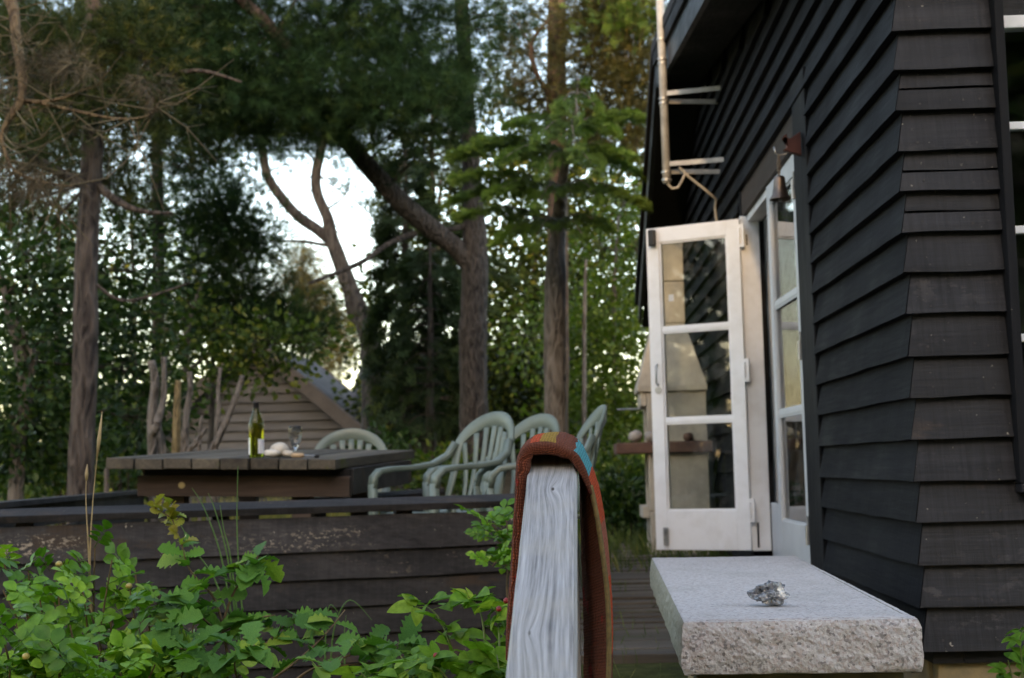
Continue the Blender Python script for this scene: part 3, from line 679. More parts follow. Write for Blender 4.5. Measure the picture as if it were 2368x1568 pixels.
fp_ = onz(772, 607, ZS)
fl = pebble("flint_stone", (fp_.x, fp_.y + .012, ZS - .0005), (.036, .026, .025), M['flint'], "knobbly grey and white flint lying on the granite slab", "stone", sub=4, amp=.55, seed=4, fr=1.9)
fl.data.shade_flat() if hasattr(fl.data, 'shade_flat') else None

# ------------------------------------------------------------------ sloping handrail and towel
A, B = Vector((-.055, 1.15, .161)), Vector((-.0205, 2.985, .7705))
hr = empty("handrail", (-.03, 2.9, -.35), "weathered silver grey wooden handrail sloping up towards the terrace", "handrail")
m, n, l, b = new_mat("silvered_wood")
tc = n.new("ShaderNodeTexCoord"); vv = tc.outputs['Object']
kn = n.new("ShaderNodeVectorMath"); kn.operation = 'DISTANCE'; sxyz = n.new("ShaderNodeSeparateXYZ"); l.new(vv, sxyz.inputs[0])
def knot(cx, cy, rx, ry):   # bends the grain round a knot
    dx = mth(n, l, 'DIVIDE', mth(n, l, 'SUBTRACT', sxyz.outputs[0], cx), rx); dy = mth(n, l, 'DIVIDE', mth(n, l, 'SUBTRACT', sxyz.outputs[1], cy), ry)
    return mth(n, l, 'SQRT', mth(n, l, 'ADD', mth(n, l, 'MULTIPLY', dx, dx), mth(n, l, 'MULTIPLY', dy, dy)))
# B lies at local y = +L ; knots set from the far end
LR = (B - A).length
k1 = knot(.003, LR - .30, .018, .06); k2 = knot(-.02, LR - .92, .02, .09)
warp = mth(n, l, 'ADD', mth(n, l, 'MULTIPLY', mth(n, l, 'EXPONENT', mth(n, l, 'MULTIPLY', k1, -1.0)), .022), mth(n, l, 'MULTIPLY', mth(n, l, 'EXPONENT', mth(n, l, 'MULTIPLY', k2, -1.0)), .018))
xx = mth(n, l, 'ADD', sxyz.outputs[0], warp); cmb = n.new("ShaderNodeCombineXYZ")
l.new(xx, cmb.inputs[0]); l.new(mth(n, l, 'MULTIPLY', sxyz.outputs[1], .02), cmb.inputs[1]); l.new(sxyz.outputs[2], cmb.inputs[2])
g1 = nz(n, l, cmb.outputs[0], 70, 6, .65, .15); g2 = nz(n, l, cmb.outputs[0], 320, 4, .7); g3 = nz(n, l, vv, 7, 5, .6)
g15 = nz(n, l, cmb.outputs[0], 170, 3, .6)
f = mth(n, l, 'ADD', mth(n, l, 'MULTIPLY', g1, .25), mth(n, l, 'ADD', mth(n, l, 'MULTIPLY', g15, .4), mth(n, l, 'MULTIPLY', g2, .35)))
c = ramp(n, l, f, [(.36, (.1, .1, .102)), (.43, (.19, .187, .186)), (.49, (.285, .283, .283)), (.55, (.36, .358, .36)), (.63, (.46, .459, .463))]).outputs[0]
c = mixc(n, l, ramp(n, l, g3, [(.45, (0, 0, 0)), (.75, (.6, .6, .6))]).outputs[0], c, (.36, .33, .28))
c = mixc(n, l, ramp(n, l, k1, [(.10, (1, 1, 1)), (.2, (.0, .0, .0))]).outputs[0], c, (.05, .04, .035))
c = mixc(n, l, ramp(n, l, k2, [(.05, (.8, .8, .8)), (.12, (0, 0, 0))]).outputs[0], c, (.08, .07, .06))
ck_ = nz(n, l, cmb.outputs[0], 95, 2, .5, .3); crk = ramp(n, l, mth(n, l, 'ABSOLUTE', mth(n, l, 'SUBTRACT', ck_, .5)), [(.0, (1, 1, 1)), (.012, (0, 0, 0))]).outputs[0]
crk = mixc(n, l, 1., crk, ramp(n, l, g3, [(.42, (0, 0, 0)), (.58, (.8, .8, .8))]).outputs[0], 'MULTIPLY')
l.new(c, b.inputs['Base Color']); b.inputs['Roughness'].default_value = .72; b.inputs['Specular IOR Level'].default_value = .3
bumpn(n, l, b, f, .8, .0035); M['silver'] = m
wA, wB, th = .049, .0475, .04
mb = MB(); N = 60; vs = []; fs = []
for i in range(N + 1):
    t = i / N; w = wA + (wB - wA) * t; yy = LR * t
    e = .0012 * mnoise.noise(Vector((yy * 9, 0, 0))); e2 = .0012 * mnoise.noise(Vector((yy * 9, 5, 0)))
    for (x, z) in ((-w + e + .004, 0), (-w + e, -.005), (-w + e, -th), (w + e2, -th), (w + e2, -.007), (w + e2 - .005, 0)): vs.append((x, yy, z))
for i in range(N):
    for k in range(6): fs.append((i * 6 + k, i * 6 + (k + 1) % 6, (i + 1) * 6 + (k + 1) % 6, (i + 1) * 6 + k))
fs += [tuple(range(5, -1, -1)), tuple(N * 6 + k for k in range(6))]
me = bpy.data.meshes.new("rail"); me.from_pydata(vs, [], [f[::-1] for f in fs])
rail = mobj("rail", me, M['silver'], hr, A)
ydir = (B - A).normalized(); xdir = Vector((1, 0, 0)) - ydir * ydir.x; xdir.normalize(); zdir = xdir.cross(ydir)
rail.rotation_euler = Matrix((xdir, ydir, zdir)).transposed().to_euler()
M['greypost'] = wood("grey_post_wood", [(.16, .155, .15), (.27, .265, .26), (.4, .395, .39)], 'z', 3, .8, .6, .004)
MB().box(-.062, .022, 2.89, 2.972, -.5, .70).build("post", M['greypost'], hr, bevel=.004)
MB().box(-.095, -.012, 1.2, 1.28, -.5, .125).build("post", M['greypost'], hr, bevel=.004)

# towel: a thick sheet hung over the rail end
fpth = [(507, 660), (508.5, 630), (511, 590), (514, 540), (516.5, 500), (518, 471), (523, 451), (531, 444.5), (540, 443), (549, 443), (558, 445), (566, 448), (576.4, 454), (584.6, 468), (589, 480), (593, 494), (597.8, 519), (601, 539), (605, 568), (607.7, 593), (609.5, 634), (609, 680), (609, 705)]
opth = [(506, 655), (507, 625), (510, 585), (513, 535), (515.5, 490), (517, 459.5), (525, 443), (535, 436), (542, 434.2), (549, 433.5), (556, 433), (563, 433.5), (573, 437.5), (581.4, 445), (588, 458), (594, 472), (600, 492), (604, 515), (608, 545), (611, 585), (612.8, 620), (612.8, 678), (612.8, 702)]
bpth = [(513, 640), (513.5, 610), (515, 575), (517, 525), (519, 485), (521, 458), (528, 445), (536, 439), (542, 437), (549, 436), (556, 436), (563, 437), (572, 440), (579, 447), (584, 459), (588, 474), (592, 494), (594, 518), (596, 548), (597, 588), (598, 620), (598, 670), (598, 690)]
ipth = [(519, 640), (519, 610), (520, 575), (521, 525), (522, 490), (524, 465), (528, 455), (534, 450), (541, 449), (549, 449), (557, 450), (564, 452), (573, 457), (578, 470), (580, 482), (580, 500), (580.5, 525), (581, 555), (582, 585), (583, 620), (584, 650), (584, 690), (584, 705)]
def resample(pts, Y, m=90):
    P = [at(x, y, Y) for x, y in pts]; d = [0]
    for a, b_ in zip(P[:-1], P[1:]): d.append(d[-1] + (b_ - a).length)
    out = []
    for s_ in np.linspace(0, d[-1], m):
        i = min(max(np.searchsorted(d, s_) - 1, 0), len(P) - 2); t = (s_ - d[i]) / (d[i + 1] - d[i])
        p0, p1, p2, p3 = P[max(i - 1, 0)], P[i], P[i + 1], P[min(i + 2, len(P) - 1)]
        out.append(.5 * ((2 * p1) + (p2 - p0) * t + (2 * p0 - 5 * p1 + 4 * p2 - p3) * t * t + (3 * p1 - p0 - 3 * p2 + p3) * t ** 3))
    return out
NS, NT = 190, 34
fa, oa, ba, ia = resample(fpth, 2.80, NS), resample(opth, 2.90, NS), resample(bpth, 3.12, NS), resample(ipth, 3.0, NS)
P = np.zeros((NS, NT, 3)); PI = np.zeros((NS, NT, 3))
for i in range(NS):
    for j in range(NT):
        t = j / (NT - 1)
        a_, b2, c2 = (1 - t) * (1 - 2 * t) if t < .5 else 0, 0, 0
        q0, q1, q2 = fa[i], oa[i], ba[i]                       # quadratic through the three edges
        p = q0 * ((t - .4) * (t - 1) / .4) + q1 * (t * (t - 1) / (.4 * -.6)) + q2 * (t * (t - .4) / .6)
        hang = min(abs(i / NS - .45) * 3, 1)
        w_ = Vector((.004 * math.sin(t * 8 + i * .045) * hang * t, 0, 0))
        P[i, j] = p + w_; PI[i, j] = fa[i].lerp(ia[i], t) + w_ * .5
def normals(P_):
    dS = np.gradient(P_, axis=0); dT = np.gradient(P_, axis=1); N_ = np.cross(dS, dT); N_ /= np.linalg.norm(N_, axis=2, keepdims=True)
    return -N_ if N_[NS // 2, NT // 2, 2] < 0 else N_
Nn = normals(P); Ni = normals(PI); THT = .0
sv = np.linspace(0, 1, NS)[:, None].repeat(NT, 1); tv = np.linspace(0, 1, NT)[None].repeat(NS, 0)
rib = np.array([[mnoise.noise(Vector((i * .55, j * .9, 0))) for j in range(NT)] for i in range(NS)])
Vout = P + Nn * (rib * .0012)[:, :, None]; Vin = PI - Ni * (.001 + rib * .0014)[:, :, None]
idx = np.arange(NS * NT).reshape(NS, NT)
q = np.stack([idx[:-1, :-1], idx[1:, :-1], idx[1:, 1:], idx[:-1, 1:]], -1).reshape(-1, 4)
def sheet(name, V, mat, parent, flip=False):
    me = npmesh(name, V.reshape(-1, 3) - np.array([.02, 2.9, .4]), q[:, ::-1] if flip else q, 4)
    for nm, arr in (("s", sv), ("t", tv)):
        a = me.attributes.new(nm, 'FLOAT', 'POINT'); a.data.foreach_set("value", arr.ravel().astype(np.float32))
    return mobj(name, me, mat, parent, (.02, 2.9, .4), True)
def terry(name, outer):
    m, n, l, b = new_mat(name)
    A_ = lambda k: (lambda a: (setattr(a, 'attribute_name', k), a.outputs['Fac'])[1])(n.new("ShaderNodeAttribute"))
    s_, t_ = A_("s"), A_("t"); v = coords(n, l, rand=False); wob = mth(n, l, 'MULTIPLY', mth(n, l, 'SUBTRACT', nz(n, l, v, 9, 3), .5), .03)
    BR, OR, CY, YL, OL = (.2, .054, .027), (.62, .085, .022), (.07, .42, .52), (.42, .26, .04), (.16, .105, .03)
    if outer:
        ss = mth(n, l, 'ADD', s_, wob)
        c = ramp(n, l, ss, [(0, BR), (.415, OR), (.435, YL), (.468, BR), (.505, CY), (.56, OR), (.66, (.42, .13, .08)), (.76, OR), (.9, BR)], 'CONSTANT').outputs[0]
        c2 = ramp(n, l, ss, [(0, BR), (.43, YL), (.46, BR), (.5, CY), (.55, OR), (.7, YL), (.8, OR)], 'CONSTANT').outputs[0]
        c = mixc(n, l, mth(n, l, 'GREATER_THAN', mth(n, l, 'ADD', t_, wob), .55), c, c2)
    else:
        spots = ramp(n, l, nz(n, l, v, 13, 2), [(.63, (0, 0, 0)), (.66, (1, 1, 1))]).outputs[0]
        c = mixc(n, l, spots, BR, (.36, .03, .02))
        hem = mth(n, l, 'MULTIPLY', mth(n, l, 'LESS_THAN', t_, .10), mth(n, l, 'GREATER_THAN', s_, .62))
        c = mixc(n, l, hem, c, OL)
    row = mth(n, l, 'ADD', mth(n, l, 'MULTIPLY', t_, 240), mth(n, l, 'ADD', mth(n, l, 'MULTIPLY', nz(n, l, v, 60, 2), 2.6), mth(n, l, 'MULTIPLY', nz(n, l, v, 14, 2), 9)))
    lo_ = mth(n, l, 'ADD', mth(n, l, 'MULTIPLY', s_, 1100), mth(n, l, 'MULTIPLY', nz(n, l, v, 160, 2), 7))
    h = mth(n, l, 'MULTIPLY', mth(n, l, 'ADD', mth(n, l, 'SINE', row), 1.1), mth(n, l, 'ADD', mth(n, l, 'MULTIPLY', mth(n, l, 'SINE', lo_), .4), 1))
    c = mixc(n, l, 1., c, ramp(n, l, mth(n, l, 'MULTIPLY', h, .4), [(0, (.3, .27, .25)), (.8, (1.25, 1.2, 1.15))]).outputs[0], 'MULTIPLY')
    l.new(c, b.inputs['Base Color']); b.inputs['Roughness'].default_value = .95; b.inputs['Specular IOR Level'].default_value = .1
    b.inputs['Sheen Weight'].default_value = .06; b.inputs['Sheen Roughness'].default_value = .5
    bumpn(n, l, b, h, .8, .0022); return m
tw = empty("bath_towel", (.0, 2.98, .78), "brown terry towel with orange, blue and yellow stripes over the handrail", "towel")
sheet("outer_face", Vout, terry("towel_outer", True), tw, True); sheet("inner_face", Vin, terry("towel_inner", False), tw)
# rolled front edge: thick terry fold on the left and over the top, thin olive hem on the right
mb = MB(); i1 = int(NS * .60); path = []; rad = []
for i in range(0, i1):
    k = min((i1 - i) / 22, 1); r_ = (.0125 if i > 60 else .0115) * (.3 + .7 * k) * (1 + .22 * mnoise.noise(Vector((i * .09, 2, 0))) + .1 * mnoise.noise(Vector((i * .35, 7, 0))))
    dS_ = Vector(P[min(i + 1, NS - 1), 0]) - Vector(P[max(i - 1, 0), 0]); inw = Vector((dS_.z, 0, -dS_.x)).normalized()
    path.append(Vector(P[i, 0]) + inw * r_ * .75 + Vector((0, -.002, 0))); rad.append(r_)
n0 = 12; mb.tube(path, rad, n0)
o = mb.build("folded_edge", None, tw, origin=(.02, 2.9, .4), smooth=True)
me = o.data
sa = np.array([[i / NS] * n0 for i in range(i1)]).ravel(); ta = np.array([[.3 + .35 * math.sin(2 * math.pi * k / n0) * .35 for k in range(n0)] for i in range(i1)]).ravel()
for nm, arr in (("s", sa), ("t", ta)):
    a = me.attributes.new(nm, 'FLOAT', 'POINT'); a.data.foreach_set("value", arr.astype(np.float32))
me.materials.append(terry("towel_fold", False))
mb = MB(); path = [Vector(P[i, 0]) + Vector((-.001, -.001, 0)) for i in range(i1 - 4, NS)]
mb.tube(path, .0052, 8).build("hem", plain("olive_hem", (.17, .115, .04), (.11, .075, .03), 90, .8, .5, .002), tw, smooth=True)

# ------------------------------------------------------------------ terrace wall (low board fence)
fA, fB = at(-40, 516, 5.62), at(545, 500, 6.35); fA.z = fB.z = 0
fd = (fB - fA); fL = fd.length; fdn = fd.normalized(); fout = Vector((fdn.y, -fdn.x, 0))
fe = empty("terrace_fence", (fA + fB) / 2 + Vector((0, 0, -.2)), "low fence of worn black boards round the terrace, above the shrubs", "fence")
zl = [.53, .387, .272, .157, .0405, -.073, -.187]
for i in range(len(zl) - 1):
    z1, z0 = zl[i] + (.0 if i == 0 else .015), zl[i + 1]
    vs = []; fs = []; seg = 14
    for k in range(seg + 1):
        t = k / seg; base_ = fA + fd * t; wv = .006 * mnoise.noise(Vector((t * 6, i * 3.1, 1)))
        wt = .007 * mnoise.noise(Vector((t * 9, i * 3.1, 7))) if i == 0 else 0
        for (o_, z) in ((.032, z0 + wv), (.012, z1 + wt), (-.008, z1 + wt), (.010, z0 + wv)): vs.append(tuple(base_ + fout * o_ + Vector((0, 0, z))))
    for k in range(seg):
        for a in range(4): fs.append((k * 4 + a, k * 4 + (a + 1) % 4, (k + 1) * 4 + (a + 1) % 4, (k + 1) * 4 + a))
    fs += [(3, 2, 1, 0), tuple(seg * 4 + a for a in range(4))]
    o = MB().add(vs, fs).build("board", M['fence'] if i == 0 else M['fence_clean'], fe)
ra, rb = fA + fdn * -.1 + Vector((0, 0, .572)), fB + fdn * .02 + Vector((0, 0, .572))
tilt = (fout * math.sin(-.28) + Vector((0, 0, 1)) * math.cos(.28))
MB().obox(ra - fout * .02, rb - fout * .02, .115, .03, -fout * -.25 + Vector((0, 0, 1))).build("top_rail", M['fence_clean'], fe, bevel=.003)
for t in (.1, .42, .74, .98):
    p = fA + fd * t - fout * .05
    MB().obox(p + Vector((0, 0, -.3)), p + Vector((0, 0, .548)), .07, .07, fout).build("post", M['fence_clean'], fe, bevel=.003)
# side fence going back on the left
sA, sB = D(-60, 1200, 6.1), D(330, 1152, 10.5)
sf = empty("side_fence", (sA.x, sA.y, 0), "black side fence running back along the left of the terrace", "fence")
for k in range(3):
    a = Vector((sA.x, sA.y, sA.z - .02 - k * .13)); b_ = Vector((sB.x, sB.y, sB.z - .02 - k * .13))
    MB().obox(a, b_, .022, .115).build("board", M['fence_clean'], sf)
MB().obox(sA + Vector((0, 0, .05)), sB + Vector((0, 0, .05)), .10, .025).build("top_rail", M['fence_clean'], sf)
for t in (.05, .5, .95):
    p = sA.lerp(sB, t); MB().box(p.x - .06, p.x - .012, p.y, p.y + .06, -.1, p.z + .03).build("post", M['fence_clean'], sf)

# ------------------------------------------------------------------ table
TFL, TFR, TBR = at(106, 458, 7.3), at(335.5, 459, 7.3), at(416, 449.6, 8.95)
ex = (TFR - TFL).normalized(); ey = (TBR - TFR).normalized(); ez = ex.cross(ey).normalized(); TL = (TBR - TFR).length; TW = (TFR - TFL).length
tb = empty("plank_table", (TFR.x - .5, 8.1, .05), "heavy dark plank table on the terrace", "table")
def tp(u, v_, w): return TFL + ex * u + ey * v_ + ez * w
def tbox(u0, u1, v0, v1, w0, w1):
    c8 = [tp(u, v_, w) for w in (w0, w1) for (u, v_) in ((u0, v0), (u1, v0), (u1, v1), (u0, v1))]
    return MB().add(c8, [(0,3,2,1),(4,5,6,7),(0,1,5,4),(1,2,6,5),(2,3,7,6),(3,0,4,7)])
pw = TW / 8
for k in range(8):
    a = random.uniform(-.012, .012)
    o = tbox(k * pw + .004, (k + 1) * pw - .004, a, TL + random.uniform(-.02, .02), -.054 + random.uniform(-.003, .003), random.uniform(-.003, .002)).build("plank", M['table'], tb, bevel=.005)
uL, uR = .105, TW - .015
tbox(uL + .02, uR + .04, .172, .20, -.098, -.0555).build("plank_shade_strip", M['soot_and_shade'], tb)  # black strip painted in for the shade under the planks
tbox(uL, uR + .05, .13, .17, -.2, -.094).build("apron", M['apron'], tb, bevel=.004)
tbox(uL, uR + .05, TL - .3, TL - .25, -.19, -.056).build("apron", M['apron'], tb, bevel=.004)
for v0, v1 in ((.19, TL - .31),):
    tbox(uL, uL + .05, v0 + .002, v1, -.15, -.056).build("side_rail", M['apron'], tb); tbox(uR, uR + .05, v0 + .002, v1, -.19, -.056).build("side_rail", M['fence_clean'], tb)
for u in (.27, TW - .24):
    for v_ in (.2, TL - .42):
        p = tp(u, v_, -.056); MB().box(p.x - .05, p.x + .05, p.y, p.y + .1, -.05, p.z).build("leg", M['apron'], tb, bevel=.004)
bolt = tp(.335, .138, -.142); bo = MB().lathe([(0, 0), (.021, 0), (.018, .008), (0, .012)], (0, 0, 0), 12).build("bolt_cap", plain("brass_bolt", (.5, .4, .2), None, 20, .45), tb)
bo.rotation_euler = (math.pi / 2, 0, 0); bo.location = bolt - WO[tb]
# bench on the far side of the table
bn = empty("garden_bench", (-2.2, 8.0, 0), "grey slatted bench beyond the plank table", "bench")
for k in range(3):
    a, b_ = D(640 + 20 * k, 1172 - 5 * k, 8.0 + k * .16), D(1010, 1140 - 3 * k, 9.6 + .1 * k)
    MB().obox(a, b_, .13, .03).build("seat_plank", M['fence_clean'], bn, bevel=.004)
for t in (.15, .85):
    p = D(660, 1172, 8.1).lerp(D(1000, 1140, 9.6), t); MB().box(p.x - .04, p.x + .04, p.y, p.y + .3, -.1, p.z - .018).build("leg", M['fence_clean'], bn)

# things on the table
def ontable(px, v_):
    """table-top point on the pixel column px, v_ metres back from the front edge"""
    lo, hi = -.2, TW + .6
    for _ in range(40):
        mid = (lo + hi) / 2; p = tp(mid, v_, .002) - C0
        if 512 + F * p.dot(RX) / p.dot(fw) < px: lo = mid
        else: hi = mid
    return tp(lo, v_, .003)
bp = ontable(256.5, .10)
m, n, l, b = new_mat("green_bottle_glass"); b.inputs['Base Color'].default_value = (.23, .25, .02, 1); b.inputs['Transmission Weight'].default_value = .92; b.inputs['Roughness'].default_value = .03; b.inputs['IOR'].default_value = 1.35
M['bottle'] = m
bt = empty("wine_bottle", bp, "green glass wine bottle with white labels standing on the table", "bottle")
s_ = .285 / .30
prof = [(0, .0), (.036, .0), (.0385, .004), (.0385, .165), (.036, .19), (.026, .225), (.017, .25), (.0145, .27), (.0145, .283), (0, .283)]
MB().lathe([(r_, z * s_) for r_, z in prof], bp, 28).build("glass_body", M['bottle'], bt, smooth=True)
MB().lathe([(.0152, .238 * s_), (.0155, .29 * s_), (.0165, .292 * s_), (.0165, .299 * s_), (0, .3 * s_)], bp, 20).build("capsule", M['black'], bt, smooth=True)
for a0, a1, z0, z1 in ((-1.15, .05, .02, .098), (-2.95, -2.3, .015, .105)):
    vs = []; fs = []
    for k in range(9):
        a = a0 + (a1 - a0) * k / 8
        for z in (z0, z1): vs.append((bp.x + .0392 * math.cos(a), bp.y + .0392 * math.sin(a), bp.z + z * s_))
    MB().add(vs, [(2 * k, 2 * k + 2, 2 * k + 3, 2 * k + 1) for k in range(8)]).build("label", plain("white_label", (.78, .79, .82), (.7, .71, .75), 30, .7), bt)
m, n, l, b = new_mat("clear_glass"); b.inputs['Transmission Weight'].default_value = 1; b.inputs['Roughness'].default_value = .01; b.inputs['IOR'].default_value = 1.45; M['clear'] = m
gp = ontable(295.5, .28)
wg = empty("wine_glass", gp, "clear stemmed glass standing behind the corkscrew on the table", "glass"); sg = 1.0
MB().lathe([(0, .002), (.032, .002), (.033, .004), (.012, .008), (.005, .014), (.0045, .034), (.012, .046), (.024, .065), (.031, .09), (.034, .12), (.034, .15), (.033, .158), (.0318, .158), (.0325, .12), (.0295, .092), (.022, .068), (.01, .052), (0, .05)], gp, 28).build("bowl_and_stem", M['clear'], wg, smooth=True)
M['shell'] = plain("white_shell", (.72, .68, .6), (.5, .44, .36), 7, .6, .3, .004)
sp_ = ontable(279, .14); shp = empty("white_shell", sp_, "rounded white shell lying beside the wine bottle", "shell")
pebble("whorl", sp_ + Vector((-.004, .03, 0)), (.05, .04, .038), M['shell'], None, None, seed=3, amp=.12, parent=shp)
pebble("lip", ontable(271.5, .11), (.045, .03, .021), M['shell'], None, None, seed=5, amp=.18, parent=shp)
pebble("spire", ontable(288, .15), (.03, .024, .02), M['shell'], None, None, seed=8, amp=.12, parent=shp)
ck = ontable(297, .07); cs = empty("corkscrew", ck, "corkscrew with a pale wooden handle lying on the table", "corkscrew")
k0, k1_ = ontable(291.5, .07) + Vector((0, 0, .012)), ontable(304, .06) + Vector((0, 0, .012))
MB().tube([k0, k0.lerp(k1_, .15), k0.lerp(k1_, .85), k1_], [.009, .0125, .0125, .009], 10).build("wooden_handle", plain("pale_beech", (.5, .34, .2), (.4, .26, .15), 30, .6), cs, smooth=True)
MB().tube([k0.lerp(k1_, 1.0), ontable(315, .06) + Vector((0, 0, .01))], .0035, 6).build("screw", M['metal'], cs)
o = MB().lathe([(0, 0), (.013, 0), (.015, .012), (.012, .016), (0, .016)], ontable(316.5, .07), 12).build("bottle_cork", M['black'], None, smooth=True); tag(o, "small dark cap lying beyond the corkscrew on the table", "cap")

# ------------------------------------------------------------------ green plastic chairs
def make_chair():
    c = empty("plastic_chair", (0, 0, 0)); P_ = M['plastic']
    # seat: faces -y (front), width along x
    N1, N2 = 9, 9; vs = []; fs = []
    for j in range(N2):
        for i in range(N1):
            u, v_ = i / (N1 - 1) * 2 - 1, j / (N2 - 1)
            x = u * (.25 - .03 * v_); y = -.23 + .44 * v_; z = .425 - .02 * v_ - .012 * (1 - u * u) - (.03 * max(0, .15 - v_) / .15)
            vs.append((x, y, z))
    for j in range(N2 - 1):
        for i in range(N1 - 1): a = j * N1 + i; fs.append((a, a + 1, a + N1 + 1, a + N1))
    n_ = len(vs); vs += [(x, y, z - .016) for x, y, z in vs]; fs += [tuple(i + n_ for i in f[::-1]) for f in fs]
    rim = [i for i in range(N1)] + [N1 * (j + 1) - 1 for j in range(1, N2)] + [N1 * N2 - 2 - i for i in range(N1 - 1)] + [N1 * (N2 - 2 - j) for j in range(N2 - 2)]
    fs += [(rim[i - 1], rim[i], rim[i] + n_, rim[i - 1] + n_)[::-1] for i in range(len(rim))]
    MB().add(vs, fs).build("seat", P_, c, origin=(0, 0, .4), smooth=True)
    by = lambda z: .19 + (z - .42) * .34                       # lean of the back
    # back frame: arch with a broad top
    path = []; sd = []; wd = []
    for t in np.linspace(-1, 1, 29):
        a = t * math.pi / 2; x = .245 * math.sin(a) * (1 if abs(t) < .7 else 1 - .15 * (abs(t) - .7) / .3)
        z = .60 + .28 * math.cos(a) ** .62 if abs(t) < .999 else .60
        path.append((x, by(z) - .05 * (abs(x) / .245) ** 2, z))
        wd.append(.05 + .03 * math.cos(a) ** 2)
    tl = [(-.208, by(.42) - .02, .42), (-.212, by(.5) - .035, .5)]; path = tl + path + [(-x, y, z) for x, y, z in tl[::-1]]; wd = [.055, .05] + wd + [.05, .055]
    sd = []
    for p in path:
        d = Vector((p[0], 0, p[2] - .58)); sd.append(d.normalized() if d.length > .01 else Vector((0, 0, 1)))
    MB().sweep(path, sd, wd, .016).build("back_frame", P_, c, origin=(0, .3, .42), smooth=True)
    for k in range(7):
        u = (k - 3) / 3; x0, x1 = u * .105, u * .185; z1 = .845 - .085 * abs(u) ** 2.2
        pth = [(x0 + (x1 - x0) * t, by(.415 + (z1 - .415) * t) + .018 * math.sin(math.pi * t) - .035 * u * u * t, .415 + (z1 - .415) * t) for t in np.linspace(0, 1, 9)]
        MB().sweep(pth, Vector((1, 0, 0)), [.024 + .016 * t for t in np.linspace(0, 1, 9)], .011).build("slat", P_, c, origin=(x0, .2, .42), smooth=True)
    for s in (-1, 1):
        pth = [(s * .228, by(.76) - .06, .765), (s * .25, .21, .70), (s * .272, .13, .655), (s * .282, .02, .64), (s * .283, -.12, .635), (s * .280, -.20, .625), (s * .277, -.235, .595), (s * .274, -.245, .54)]
        MB().sweep(pth, Vector((1, 0, 0)), [.04, .052, .06, .062, .062, .06, .058, .055], .028).build("armrest", P_, c, origin=(s * .28, 0, .6), smooth=True)
        pth = [(s * .274, -.245, .56), (s * .268, -.245, .42), (s * .262, -.255, .2), (s * .258, -.27, 0)]
        mb_ = MB().sweep(pth, Vector((1, 0, 0)), [.05, .055, .05, .04], .03); mb_.build("leg", P_, c, origin=(s * .26, -.26, 0), smooth=True)
        pth = [(s * .215, .2, .44), (s * .225, .235, .22), (s * .232, .28, 0)]
        MB().sweep(pth, Vector((1, 0, 0)), [.055, .05, .04], .03).build("leg", P_, c, origin=(s * .22, .25, 0), smooth=True)
    return c
ch = make_chair(); GZ = .085
def put_chair(o, px, Y, deg, lab, sc=1.0, gz=GZ):
    p = at(px, 470, Y); o.location = (p.x, p.y, gz); o.rotation_euler.z = math.radians(deg); o.scale = (sc,) * 3
    tag(o, lab, "chair", "green plastic garden chairs")
# front of the chair is -y; deg turns it
put_chair(ch, 443, 7.3, -50, "green plastic chair nearest the table's right corner, both armrests showing")
put_chair(copy_tree(ch), 493, 7.8, -51, "green plastic chair between the front chair and the towel")
put_chair(copy_tree(ch), 347, 9.55, 3, "green plastic chair behind the table, only its fanned back showing")
put_chair(copy_tree(ch), 534, 6.95, -80, "green plastic chair behind the towel, its back showing edge-on to the right")
for o in [o for o in bpy.data.objects if o.name.startswith("plastic_chair")]: WO[o] = Vector(o.location)

# ------------------------------------------------------------------ neighbour's house
NYY = 24.0
nh = empty("neighbour_house", (D(640, 1050, NYY).x, NYY, -.1), "grey brown boarded gable house far behind the table", "house")
M['nb'] = wood("grey_brown_cladding", [(.06, .056, .054), (.085, .08, .077), (.11, .104, .1)], 'x', 1.5, .85, .5, .01, spec=.2)
M['nroof'] = plain("grey_roof_shingle", (.1, .1, .105), (.06, .06, .063), 3, .95, .6, .02, spec=.1)
pk, er, el = D(590, 775, NYY), D(840, 985, NYY), D(300, 985, NYY)
sl = (pk.z - er.z) / (er.x - pk.x)
wl_ = MB(); zb0 = -.6; xl = pk.x - (er.x - pk.x)
wl_.add([(xl, NYY, zb0), (er.x, NYY, zb0), (er.x, NYY, er.z), (pk.x, NYY, pk.z), (xl, NYY, er.z)] + [(xl, NYY + 6, zb0), (er.x, NYY + 6, zb0), (er.x, NYY + 6, er.z), (pk.x, NYY + 6, pk.z), (xl, NYY + 6, er.z)],
        [(0, 1, 2, 3, 4), (9, 8, 7, 6, 5), (0, 5, 6, 1), (1, 6, 7, 2), (0, 4, 9, 5)])
nw = wl_.build("gable_wall", M['nb'], nh)
z = -.45
while z < pk.z - .1:
    z1 = z + .155
    hw = (er.x - pk.x) if z1 < er.z else (pk.z - z1) / sl
    if hw > .12:
        a, b_ = pk.x - hw, pk.x + hw
        MB().add([(a, NYY - .075, z), (b_, NYY - .075, z), (b_, NYY - .012, z1 + .02), (a, NYY - .012, z1 + .02), (a, NYY - .001, z), (b_, NYY - .001, z)], [(0, 1, 2, 3), (0, 4, 5, 1)]).build("board", M['nb'], nw)
    z = z1
